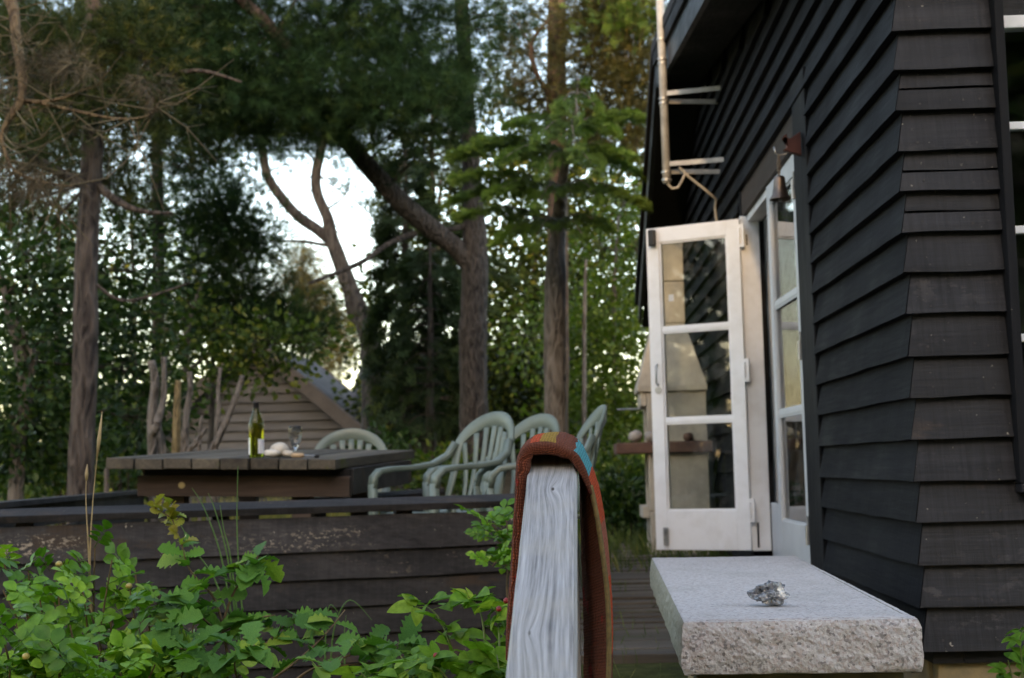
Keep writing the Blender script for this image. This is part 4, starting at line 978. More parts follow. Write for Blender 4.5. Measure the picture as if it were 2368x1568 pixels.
for s, x1 in ((1, er.x + .35), (-1, xl - .35)):
    ze = pk.z - sl * abs(x1 - pk.x)
    a, b_ = Vector((pk.x, NYY - .3, pk.z - .14)), Vector((x1, NYY - .3, ze - .14))
    MB().add([a, b_, b_ + Vector((0, 6.6, 0)), a + Vector((0, 6.6, 0)), a + Vector((0, 0, .1)), b_ + Vector((0, 0, .1)), b_ + Vector((0, 6.6, .1)), a + Vector((0, 6.6, .1))], [(0,3,2,1),(4,5,6,7),(0,1,5,4),(1,2,6,5),(2,3,7,6),(3,0,4,7)]).build("roof", M['nroof'], nh)
    MB().obox(a + Vector((0, -.03, .0)), b_ + Vector((0, -.03, .0)), .05, .2).build("barge_board", plain("brown_barge", (.095, .08, .07), None, 5, .9, spec=.1), nh)
# wing to the right with its roof slope facing us
w0, w1 = D(800, 965, NYY + 1.5), D(1330, 965, NYY + 1.5); rz = D(800, 805, NYY + 4.5).z
vs = [(w0.x, w0.y - .4, w0.z), (w1.x, w1.y - .4, w1.z), (w1.x, w1.y + 3, rz), (w0.x, w0.y + 3, rz)]
wr = MB().add(vs + [(x, y, z - .12) for x, y, z in vs], [(0, 1, 2, 3), (7, 6, 5, 4), (0, 4, 5, 1), (1, 5, 6, 2), (2, 6, 7, 3), (3, 7, 4, 0)]).build("wing_roof", M['nroof'], nh)
MB().box(w0.x + .1, w1.x - .3, w0.y, w0.y + 5, -.7, w0.z - .1).build("wing_wall", M['nb'], nh)
for (x0, x1, y0, y1, Y) in ((203.6, 209.5, 451, 456.5, NYY - .05), (217, 224, 451, 456.5, NYY - .05), (388, 402, 443.5, 452, NYY + 1.45)):
    a, b_ = at(x0, y1, Y), at(x1, y0, Y); MB().box(a.x, b_.x, Y - .03, Y - .005, a.z, b_.z).build("white_panel", plain("white_panel_paint", (.75, .76, .78), None, 5, .6), nh)

# ------------------------------------------------------------------ vegetation helpers
def rand_dirs(n_, up=.3):
    d = rng.normal(size=(n_, 3)); d[:, 2] += up; return d / np.linalg.norm(d, axis=1, keepdims=True)
def scatter(tmpl, pos, dirs, scale, tints):
    """tmpl (k,3) triangles soup: k = 3*m vertices; +z is the growth direction"""
    N_ = len(pos); k = len(tmpl)
    ref = np.tile([0., 0, 1], (N_, 1)); ref[np.abs(dirs[:, 2]) > .95] = [1, 0, 0]
    a = np.cross(ref, dirs); a /= np.linalg.norm(a, axis=1, keepdims=True); b_ = np.cross(dirs, a)
    ph = rng.uniform(0, 2 * np.pi, N_)[:, None]; a2 = a * np.cos(ph) + b_ * np.sin(ph); b2 = np.cross(dirs, a2)
    V = (tmpl[None, :, 0, None] * a2[:, None] + tmpl[None, :, 1, None] * b2[:, None] + tmpl[None, :, 2, None] * dirs[:, None]) * np.asarray(scale).reshape(-1, 1, 1) + pos[:, None]
    return V.reshape(-1, 3), np.repeat(tints, k)
def soup(name, Vs, Ts, mat, parent, smooth=False):
    V = np.concatenate(Vs); T_ = np.concatenate(Ts); o0 = np.array(WO[parent]) if parent else V.mean(0)
    me = npmesh(name, V - o0, np.arange(len(V)).reshape(-1, 3), 3, T_)
    o = mobj(name, me, mat, parent, o0); o["kind"] = "stuff"; return o
def tmpl_pine(nn=16, L=.07, w=.0042, spread=1.0, seed=0):
    r_ = np.random.default_rng(seed); out = []
    for i in range(nn):
        th = spread * (r_.uniform(.25, 1.25)); ph = r_.uniform(0, 6.283); d = np.array([math.sin(th) * math.cos(ph), math.sin(th) * math.sin(ph), math.cos(th)])
        s = np.cross(d, r_.normal(size=3)); s /= np.linalg.norm(s); b0 = np.array([0, 0, r_.uniform(-.04, .03)]); ll = L * r_.uniform(.7, 1.15)
        out += [b0 - s * w / 2, b0 + s * w / 2, b0 + d * ll]
    return np.array(out)
def tmpl_spruce(L=.15, w=.004, nl=.022, seed=0, rows=10, side=5):
    """flat twig with short needles and side shoots"""
    r_ = np.random.default_rng(seed); out = []
    def shoot(o, d, ln, m):
        d = d / np.linalg.norm(d); s = np.cross(d, [0, 1, 0]); s /= np.linalg.norm(s)
        out.extend([o - s * .003, o + s * .003, o + d * ln])
        for i in range(m):
            p = o + d * ln * (i + .5) / m
            for sg in (-1, 1):
                nd = d * .55 + s * sg * .8 + np.array([0, r_.uniform(-.1, .6), 0]); nd /= np.linalg.norm(nd); q_ = d * w
                out.extend([p - q_, p + q_, p + nd * nl * r_.uniform(.8, 1.25)])
    shoot(np.zeros(3), np.array([0, 0, 1.]), L, rows)
    for zz, sg in ((.25, 1), (.35, -1), (.55, 1), (.62, -1)):
        shoot(np.array([0, 0, zz * L]), np.array([sg * .75, 0, .75]), L * (1 - zz) * .75, side)
    return np.array(out)
def tmpl_leaf(L=.07, W=.045, fold=.25, n_=4):
    """broad leaf as a few triangles with a fold along the midrib"""
    z = np.linspace(0, 1, n_ + 1); hw = W / 2 * np.sin(np.pi * np.clip(z, .0, 1) ** .8); out = []
    for sg in (-1, 1):
        for i in range(n_):
            a, b_ = np.array([0, 0, z[i] * L]), np.array([0, 0, z[i + 1] * L])
            c_, d_ = np.array([sg * hw[i], fold * hw[i], z[i] * L]), np.array([sg * hw[i + 1], fold * hw[i + 1], z[i + 1] * L])
            if i < n_ - 1: out += [a, b_, d_]
            if i > 0: out += [a, d_ if i < n_ - 1 else b_, c_]
            elif i == 0: pass
    return np.array(out)
PINE = [tmpl_pine(20, .08, .0058, 1.1, s) for s in range(3)]
PINE_L = [tmpl_pine(26, .105, .0042, 1.15, s + 9) for s in range(3)]
DEAD = [tmpl_pine(12, .10, .0038, .8, s + 30) for s in range(2)]
SPR = [tmpl_spruce(seed=s) for s in range(3)]
SPRD = [tmpl_spruce(.24, .011, .04, s + 5, 6, 3) for s in range(3)]
LEAF = tmpl_leaf(); LEAFS = tmpl_leaf(.05, .034)

PER = 1.7
def crown(tree, blobs, tm, mat, name="crown", per=1.0, cl=9, clr=.16, up=.35, scale=(.8, 1.25), twigs=None, anchor=None, trunk_mat=None, tw_r=.012):
    Vs = []; Ts = []; tmb = MB()
    for bi, bl in enumerate(blobs):
        px, py, Y, rx, rz, dens = bl[:6]
        c_ = np.array(at(px, py, Y)); k = Y / F; R3 = np.array([rx * k, max(.25, (rx + rz) * .45 * k), rz * k])
        nc = max(4, int(dens * per * PER))
        d = rng.normal(size=(nc, 3)); d /= np.linalg.norm(d, axis=1, keepdims=True); rr = rng.uniform(.08, 1, (nc, 1)) ** .45
        cc_ = c_ + d * rr * R3
        if anchor is not None:
            a0 = min(anchor, key=lambda q_: (Vector(q_) - Vector(c_)).length)
            mid = Vector(a0).lerp(Vector(c_), .55) + Vector((0, 0, .12 * R3[2]))
            tmb.tube([a0, mid, Vector(c_)], [tw_r * 1.5, tw_r, tw_r * .5], 5, False)
            for q_ in cc_[:: max(1, nc // 14)]:
                st_ = mid.lerp(Vector(c_), random.uniform(.0, 1)); e_ = Vector(q_)
                tmb.tube([st_, st_.lerp(e_, .5) + Vector((0, 0, random.uniform(-.05, .08))), e_], [tw_r * .5, tw_r * .35, tw_r * .18], 4, False)
        pos = np.repeat(cc_, cl, 0); off = rng.normal(size=pos.shape) * clr * np.array([1, 1, .7]); pos = pos + off
        dirs = off / clr * .6 + np.repeat(d, cl, 0) * .5 + rng.normal(size=pos.shape) * .35; dirs[:, 2] += up
        dirs /= np.linalg.norm(dirs, axis=1, keepdims=True)
        ti = np.clip(np.repeat(rng.normal(.45, .3, nc), cl) + rng.normal(0, .12, len(pos)), 0, 1)
        wh = rng.integers(0, len(tm), len(pos))
        for j, t_ in enumerate(tm):
            s = wh == j
            if s.any():
                V_, T_ = scatter(t_, pos[s], dirs[s], rng.uniform(*scale, s.sum()), ti[s]); Vs.append(V_); Ts.append(T_)
    o = soup(name, Vs, Ts, mat, tree)
    if tmb.v: tmb.build("twigs", trunk_mat, tree, smooth=True)["kind"] = "stuff"
    return o
def curve(pts, m=14):
    P_ = [Vector(p) for p in pts]; out = []
    for i in range(len(P_) - 1):
        p0, p1, p2, p3 = P_[max(i - 1, 0)], P_[i], P_[i + 1], P_[min(i + 2, len(P_) - 1)]
        for k in range(m):
            t = k / m; out.append(.5 * ((2 * p1) + (p2 - p0) * t + (2 * p0 - 5 * p1 + 4 * p2 - p3) * t * t + (3 * p1 - p0 - 3 * p2 + p3) * t ** 3))
    return out + [P_[-1]]
def limb(mb_, pix, n_=12, m=10, wob=.012):
    """pix: (dispx, dispy, Y, disp width)"""
    pts = curve([D(x, y, Y) for x, y, Y, w in pix], m); ws = [w * Y / 2.3125 / F / 2 for x, y, Y, w in pix]
    rad = [ws[min(int(i / m), len(ws) - 2)] * (1 - (i % m) / m) + ws[min(int(i / m) + 1, len(ws) - 1)] * ((i % m) / m) if i < len(pts) - 1 else ws[-1] for i in range(len(pts))]
    pts = [p + Vector((mnoise.noise(p * 1.3), mnoise.noise(p * 1.3 + Vector((9, 0, 0))), 0)) * wob for p in pts]
    rad = [r_ * (1 + .10 * mnoise.noise(p * 4)) for r_, p in zip(rad, pts)]
    mb_.tube(pts, rad, n_); return pts
def foot(x, Y, w, y=1400): return (x, y, Y, w)

M['bark_pine'] = bark("pine_bark", (.125, .1, .085), (.066, .052, .045), (.02, .016, .015), 6, 1.0, (4.0, 7.5))
M['bark_dark'] = bark("dark_bark", (.10, .085, .072), (.055, .045, .04), (.022, .019, .018), 7)
M['bark_grey'] = bark("grey_brown_bark", (.105, .092, .084), (.06, .052, .048), (.024, .021, .02), 9, 1.0, (3.8, 8))
M['bark_red'] = bark("red_pine_bark", (.17, .11, .075), (.095, .058, .042), (.038, .026, .021), 6)
M['bark_pale'] = bark("pale_bark", (.22, .19, .165), (.14, .12, .1), (.065, .055, .046), 7)  # bark of a paler tone
M['twig'] = plain("brown_twig", (.1, .072, .05), (.05, .037, .03), 30, .85)
M['deadwood'] = plain("dead_twig_ochre", (.17, .13, .07), (.095, .075, .042), 30, .85)
M['nd_dark'] = leafmat("blue_green_needles", (.012, .03, .013), (.04, .085, .03), (.085, .13, .036), .6, .2, .12)
M['nd_mid'] = leafmat("pine_needles", (.02, .035, .010), (.065, .085, .02), (.16, .14, .035), .5, .2, .2)
M['nd_brown'] = leafmat("dead_needles", (.06, .044, .022), (.13, .09, .048), (.2, .15, .085), .7, .1)
M['nd_spruce'] = leafmat("fresh_spruce_needles", (.02, .036, .010), (.105, .18, .032), (.26, .35, .075), .55, .28, .2)
M['nd_dspruce'] = leafmat("dark_spruce_needles", (.010, .020, .009), (.034, .058, .02), (.09, .12, .034), .55, .12, .15)
M['nd_gold'] = leafmat("olive_pine_needles", (.05, .05, .013), (.11, .1, .025), (.21, .165, .042), .5, .2)
M['lf_dark'] = leafmat("oak_crown_leaves", (.012, .032, .010), (.04, .085, .02), (.11, .16, .035), .45, .28, .3)
M['lf_light'] = leafmat("lime_green_leaves", (.06, .1, .012), (.13, .19, .025), (.24, .27, .05), .45, .4)
M['lf_bg'] = leafmat('olive_green_leaves', (.012, .022, .006), (.06, .085, .016), (.2, .2, .04), .5, .3, .2)
M['lf_mid'] = leafmat("mid_green_leaves", (.025, .05, .010), (.085, .135, .022), (.2, .21, .04), .5, .32, .25)
G_T = "trees around the terrace"

# ------------------------------------------------------------------ trees
# 1 left pine with straight ridged trunk
t1 = empty("pine_tree", D(185, 1250, 11), "tall pine with straight ridged trunk at the left, behind the terrace", "tree", G_T)
mb = MB(); Y1 = 11.0
tr1 = limb(mb, [(180, 1420, Y1, 66), (186, 1140, Y1, 60), (197, 850, Y1, 58), (203, 600, Y1, 54), (212, 300, Y1, 50), (218, 0, Y1, 46), (222, -500, Y1, 38), (230, -1000, Y1, 26)], 16, 10, .02)
br1 = limb(mb, [(215, 440, Y1, 26), (120, 390, 10.8, 24), (60, 350, 10.6, 20), (10, 320, 10.5, 16), (-80, 300, 10.4, 12)], 8)
br2 = limb(mb, [(212, 420, Y1, 24), (280, 470, 10.9, 18), (340, 490, 10.8, 12), (400, 492, 10.8, 6)], 8)
br3 = limb(mb, [(216, 220, Y1, 22), (300, 195, 10.9, 16), (400, 172, 10.8, 13), (470, 165, 10.8, 10), (560, 190, 10.8, 5)], 8)
br4 = limb(mb, [(205, 640, Y1, 10), (270, 690, 11, 8), (330, 690, 11, 7), (440, 655, 11, 4)], 6)
mb.build("trunk", M['bark_pine'], t1, smooth=True)
crown(t1, [(40, 40, 12.6, 60, 40, 26), (120, 30, 13, 60, 40, 26), (170, 80, 12.6, 50, 36, 22), (60, 110, 12.8, 60, 36, 18), (200, 30, 13.4, 50, 40, 26), (130, 130, 13, 40, 25, 12), (20, 170, 12.4, 40, 40, 12), (100, 195, 13.2, 40, 30, 10), (45, 235, 13, 45, 30, 10), (210, 130, 13.3, 36, 28, 14), (0, 20, 12.6, 40, 30, 22), (90, 70, 13.2, 60, 40, 26), (20, 70, 13, 40, 40, 20), (150, 20, 13.4, 60, 30, 26), (70, 150, 13.4, 50, 30, 14), (0, 215, 13, 30, 30, 12), (130, 60, 14, 70, 50, 30), (40, 130, 14, 60, 40, 20), (190, 90, 14, 40, 50, 22), (60, 45, 10.6, 44, 30, 16), (130, 40, 10.7, 44, 30, 16), (15, 55, 10.4, 30, 34, 12), (150, 105, 10.8, 34, 20, 9), (70, 105, 10.6, 40, 20, 9), (20, 130, 10.4, 30, 20, 7)], PINE, M['nd_mid'], per=1.7, anchor=tr1[30::6] + br1[::6] + br3[::6], trunk_mat=M['twig'])
# 2 dead branch of a near pine hanging in from the upper left
t0 = empty("leaning_pine", D(-420, 1300, 8.5), "pine at the left edge whose dead brown branches hang into view", "tree", G_T)
mb = MB(); Y0 = 8.5
tr0 = limb(mb, [(-420, 1420, Y0, 70), (-330, 700, Y0, 60), (-180, 100, Y0, 52), (-60, -300, Y0, 44)], 12)
a1 = limb(mb, [(-120, -110, Y0, 34), (-20, -60, Y0 - .1, 30), (28, 10, Y0 - .2, 28), (38, 90, Y0 - .3, 26), (52, 170, Y0 - .35, 24), (50, 232, Y0 - .4, 22), (22, 275, Y0 - .4, 16), (5, 320, Y0 - .4, 11), (22, 370, Y0 - .4, 5)], 9)
a2 = limb(mb, [(50, 232, Y0 - .4, 14), (100, 236, Y0 - .4, 11), (160, 222, Y0 - .4, 8), (210, 200, Y0 - .4, 4)], 7)
a3 = limb(mb, [(90, 236, Y0 - .4, 10), (170, 255, Y0 - .4, 9), (270, 275, Y0 - .4, 7), (340, 268, Y0 - .4, 5), (370, 235, Y0 - .4, 3)], 6)
a4 = limb(mb, [(5, 320, Y0 - .4, 10), (30, 390, Y0 - .45, 8), (100, 420, Y0 - .5, 6), (170, 430, Y0 - .5, 3)], 6)
M['bark_ochred'] = bark('ochre_red_bark', (.2, .14, .08), (.12, .08, .048), (.05, .036, .024), 7)
mb.build("trunk", M['bark_ochred'], t0, smooth=True)
dt = MB()
src = a1[20:] + a2 + a3 + a4
for k in range(85):
    s_ = random.choice(src); L_ = random.uniform(.12, .5)
    d = Vector((random.gauss(.1, 1), random.gauss(0, .5), random.gauss(-.05, .6))).normalized()
    e1 = s_ + d * L_ * .5 + Vector((0, 0, random.uniform(-.05, .05))); e2 = s_ + d * L_ + Vector((0, 0, random.uniform(-.1, .12)))
    dt.tube([s_, e1, e2], [.0055, .004, .0018], 4, False)
    for q_ in range(2):
        d2 = (d + Vector((random.gauss(0, .7), random.gauss(0, .5), random.gauss(0, .7)))).normalized(); dt.tube([e1, e1 + d2 * L_ * .35], [.003, .0012], 3, False)
dt.build("dead_twigs", M['deadwood'], t0, smooth=True)["kind"] = "stuff"
crown(t0, [(38, 180, 8.1, 34, 14, 7), (150, 85, 8.1, 14, 14, 4), (10, 95, 8.2, 14, 9, 3), (35, 64, 8.1, 20, 10, 4), (75, 64, 8.2, 20, 8, 4), (10, 175, 8.1, 16, 14, 4), (85, 75, 8.1, 10, 10, 2)], DEAD, M['nd_brown'], name="dead_needles", cl=8, clr=.055, up=-.5)
# 3 dark thin-trunked pine with a heavy blue green bough
t2 = empty("dark_pine", D(366, 1250, 16), "dark slender pine with heavy blue green boughs left of the sky gap", "tree", G_T)
mb = MB(); Y2 = 16.0
tr2 = limb(mb, [(366, 1420, Y2, 34), (366, 830, Y2, 31), (367, 600, Y2, 29), (362, 350, Y2, 27), (352, 100, Y2, 24), (350, -200, Y2, 20)], 10)
for (x, y) in ((460, 540), (520, 620), (480, 700), (300, 560), (560, 720)): limb(mb, [(366, y - 40, Y2, 9), (.5 * (366 + x), y - 20, Y2 - .2, 7), (x, y, Y2 - .5, 3)], 6)
mb.build("trunk", M['bark_dark'], t2, smooth=True)
crown(t2, [(225, 215, 14.6, 34, 34, 46), (245, 250, 14.5, 22, 34, 34), (205, 265, 15, 34, 36, 40), (235, 300, 14.6, 34, 32, 40), (262, 235, 14.4, 12, 20, 12), (195, 225, 15.2, 30, 24, 16), (215, 330, 14.8, 40, 20, 20), (280, 320, 14.4, 24, 20, 18), (305, 330, 14.6, 20, 18, 12), (170, 290, 15.4, 20, 30, 10), (180, 170, 15.5, 28, 20, 16), (150, 200, 16, 26, 26, 14), (180, 60, 16, 50, 40, 16), (170, 130, 16, 30, 30, 16), (125, 175, 16.4, 26, 26, 12), (140, 240, 16.4, 24, 22, 9), (205, 165, 15.6, 24, 18, 10)], PINE, M['nd_dark'], anchor=tr2[6::6], trunk_mat=M['twig'])
# 4 big pine with the great limb leaning left
t4 = empty("forked_pine", D(1098, 1250, 14), "big grey pine behind the chairs with a great limb forking to the left", "tree", G_T)
mb = MB(); Y4 = 14.0
tr4 = limb(mb, [(1096, 1420, Y4, 76), (1095, 970, Y4, 68), (1096, 760, Y4, 66), (1098, 610, Y4, 64), (1098, 520, Y4, 54), (1090, 400, Y4, 46), (1080, 260, Y4, 40), (1072, 100, Y4, 36), (1065, -200, Y4, 30), (1060, -600, Y4, 20)], 16, 10, .015)
lb4 = limb(mb, [(1092, 625, Y4, 40), (1060, 578, 13.95, 48), (1000, 530, 13.8, 50), (930, 470, 13.6, 48), (860, 395, 13.4, 44), (800, 325, 13.2, 40), (755, 270, 13.0, 40), (700, 180, 12.7, 38), (640, 80, 12.4, 32), (560, 0, 12.2, 26), (470, -60, 12, 18)], 14, 10, .015)
lb4b = limb(mb, [(760, 275, 13.0, 22), (735, 240, 13.3, 18), (690, 160, 13.5, 14), (660, 100, 13.6, 10)], 8)
lb4c = limb(mb, [(960, 540, 13.75, 16), (900, 562, 13.5, 14), (830, 610, 13.2, 12), (715, 655, 12.9, 7)], 8)
lb4d = limb(mb, [(1085, 520, Y4, 20), (1040, 530, 13.9, 12), (1000, 526, 13.9, 8)], 6)
for k, (x, y, a, b_) in enumerate(((800, 322, 850, 290), (845, 380, 900, 340), (790, 300, 720, 330), (705, 190, 600, 230), (780, 310, 880, 230))):
    limb(mb, [(x, y, 13.2, 10), ((x + a) / 2, (y + b_) / 2 - 8, 13.1, 7), (a, b_, 13, 3)], 6)
mb.build("trunk", M['bark_grey'], t4, smooth=True)
dens = [(250, 40, 12.6, 60, 44, 90), (340, 40, 12.9, 60, 46, 100), (300, 90, 12.6, 52, 34, 70), (380, 90, 12.8, 50, 40, 78), (430, 70, 13.2, 42, 40, 60), (440, 105, 12.8, 30, 18, 30), (240, 95, 12.6, 40, 30, 40), (195, 25, 12.6, 40, 34, 46), (400, 20, 13.2, 60, 30, 60), (465, 25, 13.6, 30, 30, 20), (340, 118, 12.8, 40, 14, 24), (380, 112, 12.6, 30, 14, 18), (280, 125, 12.9, 40, 12, 12), (210, 75, 12.6, 30, 30, 26), (310, -20, 12.8, 140, 30, 90), (500, 15, 13.8, 26, 24, 10), (160, 5, 12.6, 40, 20, 20), (225, 128, 12.8, 26, 12, 7), (255, 118, 12.7, 20, 14, 8), (310, 132, 12.9, 26, 9, 6), (355, 130, 13, 18, 12, 6), (400, 135, 13, 22, 12, 7), (440, 135, 13.2, 24, 14, 8), (420, 155, 13.4, 20, 12, 4), (285, 112, 12.6, 24, 18, 12), (190, 105, 12.8, 24, 20, 9), (470, 75, 13.4, 18, 26, 9)]
crown(t4, dens, PINE_L, M['nd_dark'], per=.74, clr=.19, anchor=lb4[30::5] + tr4[40::8], trunk_mat=M['twig'])
# 5 bent pine in the sky gap
t3 = empty("bent_pine", D(860, 1250, 19), "crooked twin-stemmed pine silhouetted in the bright sky gap", "tree", G_T)
mb = MB(); Y3 = 19.0
tr3 = limb(mb, [(858, 1420, Y3, 50), (858, 1000, Y3, 47), (860, 860, Y3, 47), (848, 760, Y3, 46), (815, 680, Y3, 42), (785, 600, Y3, 36), (765, 545, Y3, 32), (758, 505, Y3, 27), (735, 450, Y3, 25), (731, 405, Y3, 24), (742, 345, Y3, 22), (756, 300, Y3, 18), (765, 240, Y3, 12)], 12, 10, .01)
tr3b = limb(mb, [(775, 565, Y3, 26), (735, 532, Y3, 27), (690, 500, Y3, 25), (650, 455, Y3, 24), (620, 410, Y3, 22), (607, 350, Y3, 20), (592, 295, Y3, 17), (560, 265, Y3, 12), (500, 245, Y3, 6)], 10, 10, .01)
tr3c = limb(mb, [(855, 760, Y3, 20), (815, 735, Y3, 16), (802, 690, Y3, 12), (795, 660, Y3, 6)], 8)
for p in ([(770, 570, Y3, 10), (700, 558, Y3, 8), (630, 558, Y3, 5), (600, 565, Y3, 3)], [(745, 490, Y3, 7), (790, 460, Y3, 5), (810, 420, Y3, 3)], [(735, 380, Y3, 6), (700, 345, Y3, 5), (640, 350, Y3, 3)], [(770, 530, Y3, 5), (800, 545, Y3, 4), (830, 545, Y3, 2)], [(742, 340, Y3, 5), (690, 290, Y3, 4), (620, 270, Y3, 2)], [(690, 500, Y3, 4), (720, 440, Y3, 3), (730, 430, Y3, 2)], [(618, 400, Y3, 4), (660, 380, Y3, 3), (680, 385, Y3, 2)]):
    limb(mb, p, 5, 6)
mb.build("trunk", M['bark_dark'], t3, smooth=True)
crown(t3, [(255, 130, 19, 30, 18, 16), (225, 118, 19, 26, 16, 14), (290, 125, 19, 22, 14, 9), (325, 130, 19, 26, 14, 10), (350, 115, 19, 26, 18, 12), (232, 150, 19, 20, 12, 6), (262, 175, 19, 14, 8, 3), (200, 140, 19, 24, 20, 10), (275, 155, 19, 12, 8, 3), (185, 190, 19, 24, 18, 8), (240, 185, 19, 14, 10, 3), (270, 142, 19, 20, 8, 5), (300, 148, 19, 16, 7, 4), (330, 160, 19, 12, 8, 3), (262, 192, 19, 12, 8, 3), (345, 185, 19, 8, 8, 2), (375, 150, 19, 16, 20, 7), (372, 215, 19, 10, 16, 4)], PINE, M['nd_dark'], clr=.14, anchor=tr3[90:] + tr3b[60:], trunk_mat=M['twig'], tw_r=.009)
# 6 right-hand trunk and fresh green spruce in front
t5 = empty("spruce_tree", D(1285, 1250, 12.5), "bright green layered spruce between the forked pine and the mast", "tree", G_T)
mb = MB(); Y5 = 12.5
tr5 = limb(mb, [(1286, 1420, Y5, 60), (1284, 1000, Y5, 54), (1283, 800, Y5, 52), (1284, 650, Y5, 50), (1292, 540, Y5, 36), (1300, 420, 12.2, 24), (1318, 320, 12.0, 14), (1332, 240, 12.0, 8), (1335, 180, 12.0, 3)], 14, 10, .01)
Vs = []; Ts = []
def bough(p0, p1, wid, nsp, droop=.06, tm=None):
    tm = tm or SPR
    pts = curve([p0, p0.lerp(p1, .5) + Vector((0, 0, .10 * (p1 - p0).length * .5)), p1 + Vector((0, 0, -droop))], 8); mb.tube(pts, [.012 - .009 * i / (len(pts) - 1) for i in range(len(pts))], 5)
    pos = []; dr_ = []; tl_ = []
    ax = (p1 - p0).normalized(); sd = ax.cross(Vector((0, 0, 1))).normalized()
    for k in range(nsp):
        t = random.uniform(.12, 1) ** .8; q_ = pts[int(t * (len(pts) - 1))]; w_ = wid * (1.08 - t) * random.uniform(-1, 1)
        tl_.append(max(t, abs(w_) / wid)); pos.append(q_ + sd * w_ + ax * abs(w_) * .5 + Vector((0, 0, -abs(w_) * .38 + random.uniform(-.02, .02))))
        d = ax * .75 + sd * (.9 * w_ / wid) + Vector((0, 0, random.uniform(-.5, -.05))); dr_.append(d.normalized())
    pos = np.array(pos); dr_ = np.array(dr_); wh = rng.integers(0, 3, len(pos)); ti = np.clip(np.array(tl_) * .75 + rng.normal(.05, .15, len(pos)), 0, 1)
    for j in range(3):
        s = wh == j
        if s.any(): V_, T_ = scatter(tm[j], pos[s], dr_[s], (rng.uniform(.5, .9, s.sum()) if tm is SPR else rng.uniform(.75, 1.25, s.sum())), ti[s]); Vs.append(V_); Ts.append(T_)
for (ax_, ay, bx_, by_, yb, w_, n_) in (
    (1330, 215, 1385, 235, 11.8, .12, 20), (1330, 215, 1290, 240, 11.8, .12, 20), (1334, 200, 1345, 175, 11.9, .05, 8), (1330, 230, 1335, 250, 11.4, .12, 16),
    (1318, 290, 1180, 262, 11.6, .22, 46), (1318, 290, 1240, 300, 11.2, .2, 34), (1318, 290, 1420, 280, 11.6, .22, 46), (1318, 290, 1490, 250, 12.2, .22, 46), (1318, 300, 1330, 320, 10.9, .2, 30),
    (1308, 350, 1110, 300, 11.6, .26, 60), (1308, 350, 1050, 330, 12, .26, 60), (1308, 350, 1150, 345, 11.2, .24, 50), (1308, 350, 1455, 335, 11.5, .26, 56), (1308, 350, 1500, 385, 11.8, .26, 56), (1308, 360, 1380, 370, 11.0, .24, 44), (1308, 360, 1250, 375, 11.0, .24, 44),
    (1300, 430, 1060, 385, 11.8, .26, 60), (1300, 430, 1040, 440, 12.1, .24, 46), (1300, 430, 1130, 420, 11.3, .26, 54), (1300, 430, 1480, 440, 11.6, .26, 54), (1300, 430, 1395, 440, 11.0, .26, 48), (1300, 440, 1240, 450, 11.0, .24, 44),
    (1294, 510, 1060, 470, 11.8, .22, 40), (1294, 510, 1150, 530, 11.4, .24, 46), (1294, 510, 1400, 500, 11.4, .22, 36), (1294, 510, 1230, 540, 11.1, .22, 40), (1294, 520, 1350, 520, 11.2, .2, 30)):
    bough(D(ax_, ay, 12.1), D(bx_, by_, yb), w_, int(n_ * 3.7), .1)
mb.build("trunk", M['bark_pale'], t5, smooth=True); soup("crown", Vs, Ts, M['nd_spruce'], t5)
# 7 tall red-barked pine behind the spruce
t6 = empty("red_pine", D(1290, 1250, 16), "tall red barked pine with ochre branches behind the bright spruce", "tree", G_T)
mb = MB(); Y6 = 16.0
tr6 = limb(mb, [(1292, 1420, Y6, 50), (1290, 600, Y6, 48), (1286, 230, Y6, 48), (1288, 0, Y6, 44), (1290, -500, Y6, 34)], 14)
lb6 = [limb(mb, p, 7) for p in ([(1280, 235, Y6, 14), (1240, 170, 15.8, 12), (1228, 110, 15.7, 11), (1250, 65, 15.6, 8), (1290, 30, 15.6, 5)], [(1290, 60, Y6, 14), (1340, 35, 15.6, 10), (1400, 30, 15.3, 7), (1460, 10, 15.2, 4)], [(1290, 150, Y6, 10), (1360, 110, 15.5, 9), (1430, 90, 15.2, 6), (1500, 110, 15, 3)], [(1290, 200, Y6, 8), (1350, 190, 15.5, 7), (1420, 160, 15.3, 4)], [(1228, 110, 15.7, 7), (1200, 60, 15.6, 5), (1180, 40, 15.6, 3)])]
mb.build("trunk", M['bark_red'], t6, smooth=True)
crown(t6, [(600, 20, 15.4, 40, 22, 26), (635, 15, 15.2, 26, 26, 20), (590, 60, 15.4, 34, 20, 16), (630, 75, 15.2, 28, 22, 20), (600, 100, 15.5, 36, 22, 18), (640, 110, 15.3, 20, 20, 12), (525, 55, 16, 24, 20, 12), (505, 90, 16, 24, 20, 12), (560, 90, 16, 30, 20, 12), (500, 40, 16.4, 24, 30, 10), (525, 100, 16.4, 30, 20, 10), (520, 12, 16, 30, 14, 10), (620, 45, 15.3, 30, 18, 14), (640, 60, 15, 20, 40, 20), (575, 30, 15.6, 30, 24, 14), (640, 140, 15.4, 16, 24, 10), (590, 130, 15.8, 30, 20, 10), (615, 5, 15.2, 40, 14, 16)], PINE, M['nd_gold'], per=1.3, anchor=sum((x[::4] for x in lb6), []) + tr6[20::4], trunk_mat=M['deadwood'])
crown(t6, [(628, 20, 14.9, 22, 12, 10), (640, 32, 14.9, 14, 14, 8), (605, 14, 14.9, 14, 8, 4)], SPR, M['nd_spruce'], name="fresh_shoots", cl=6, clr=.14)
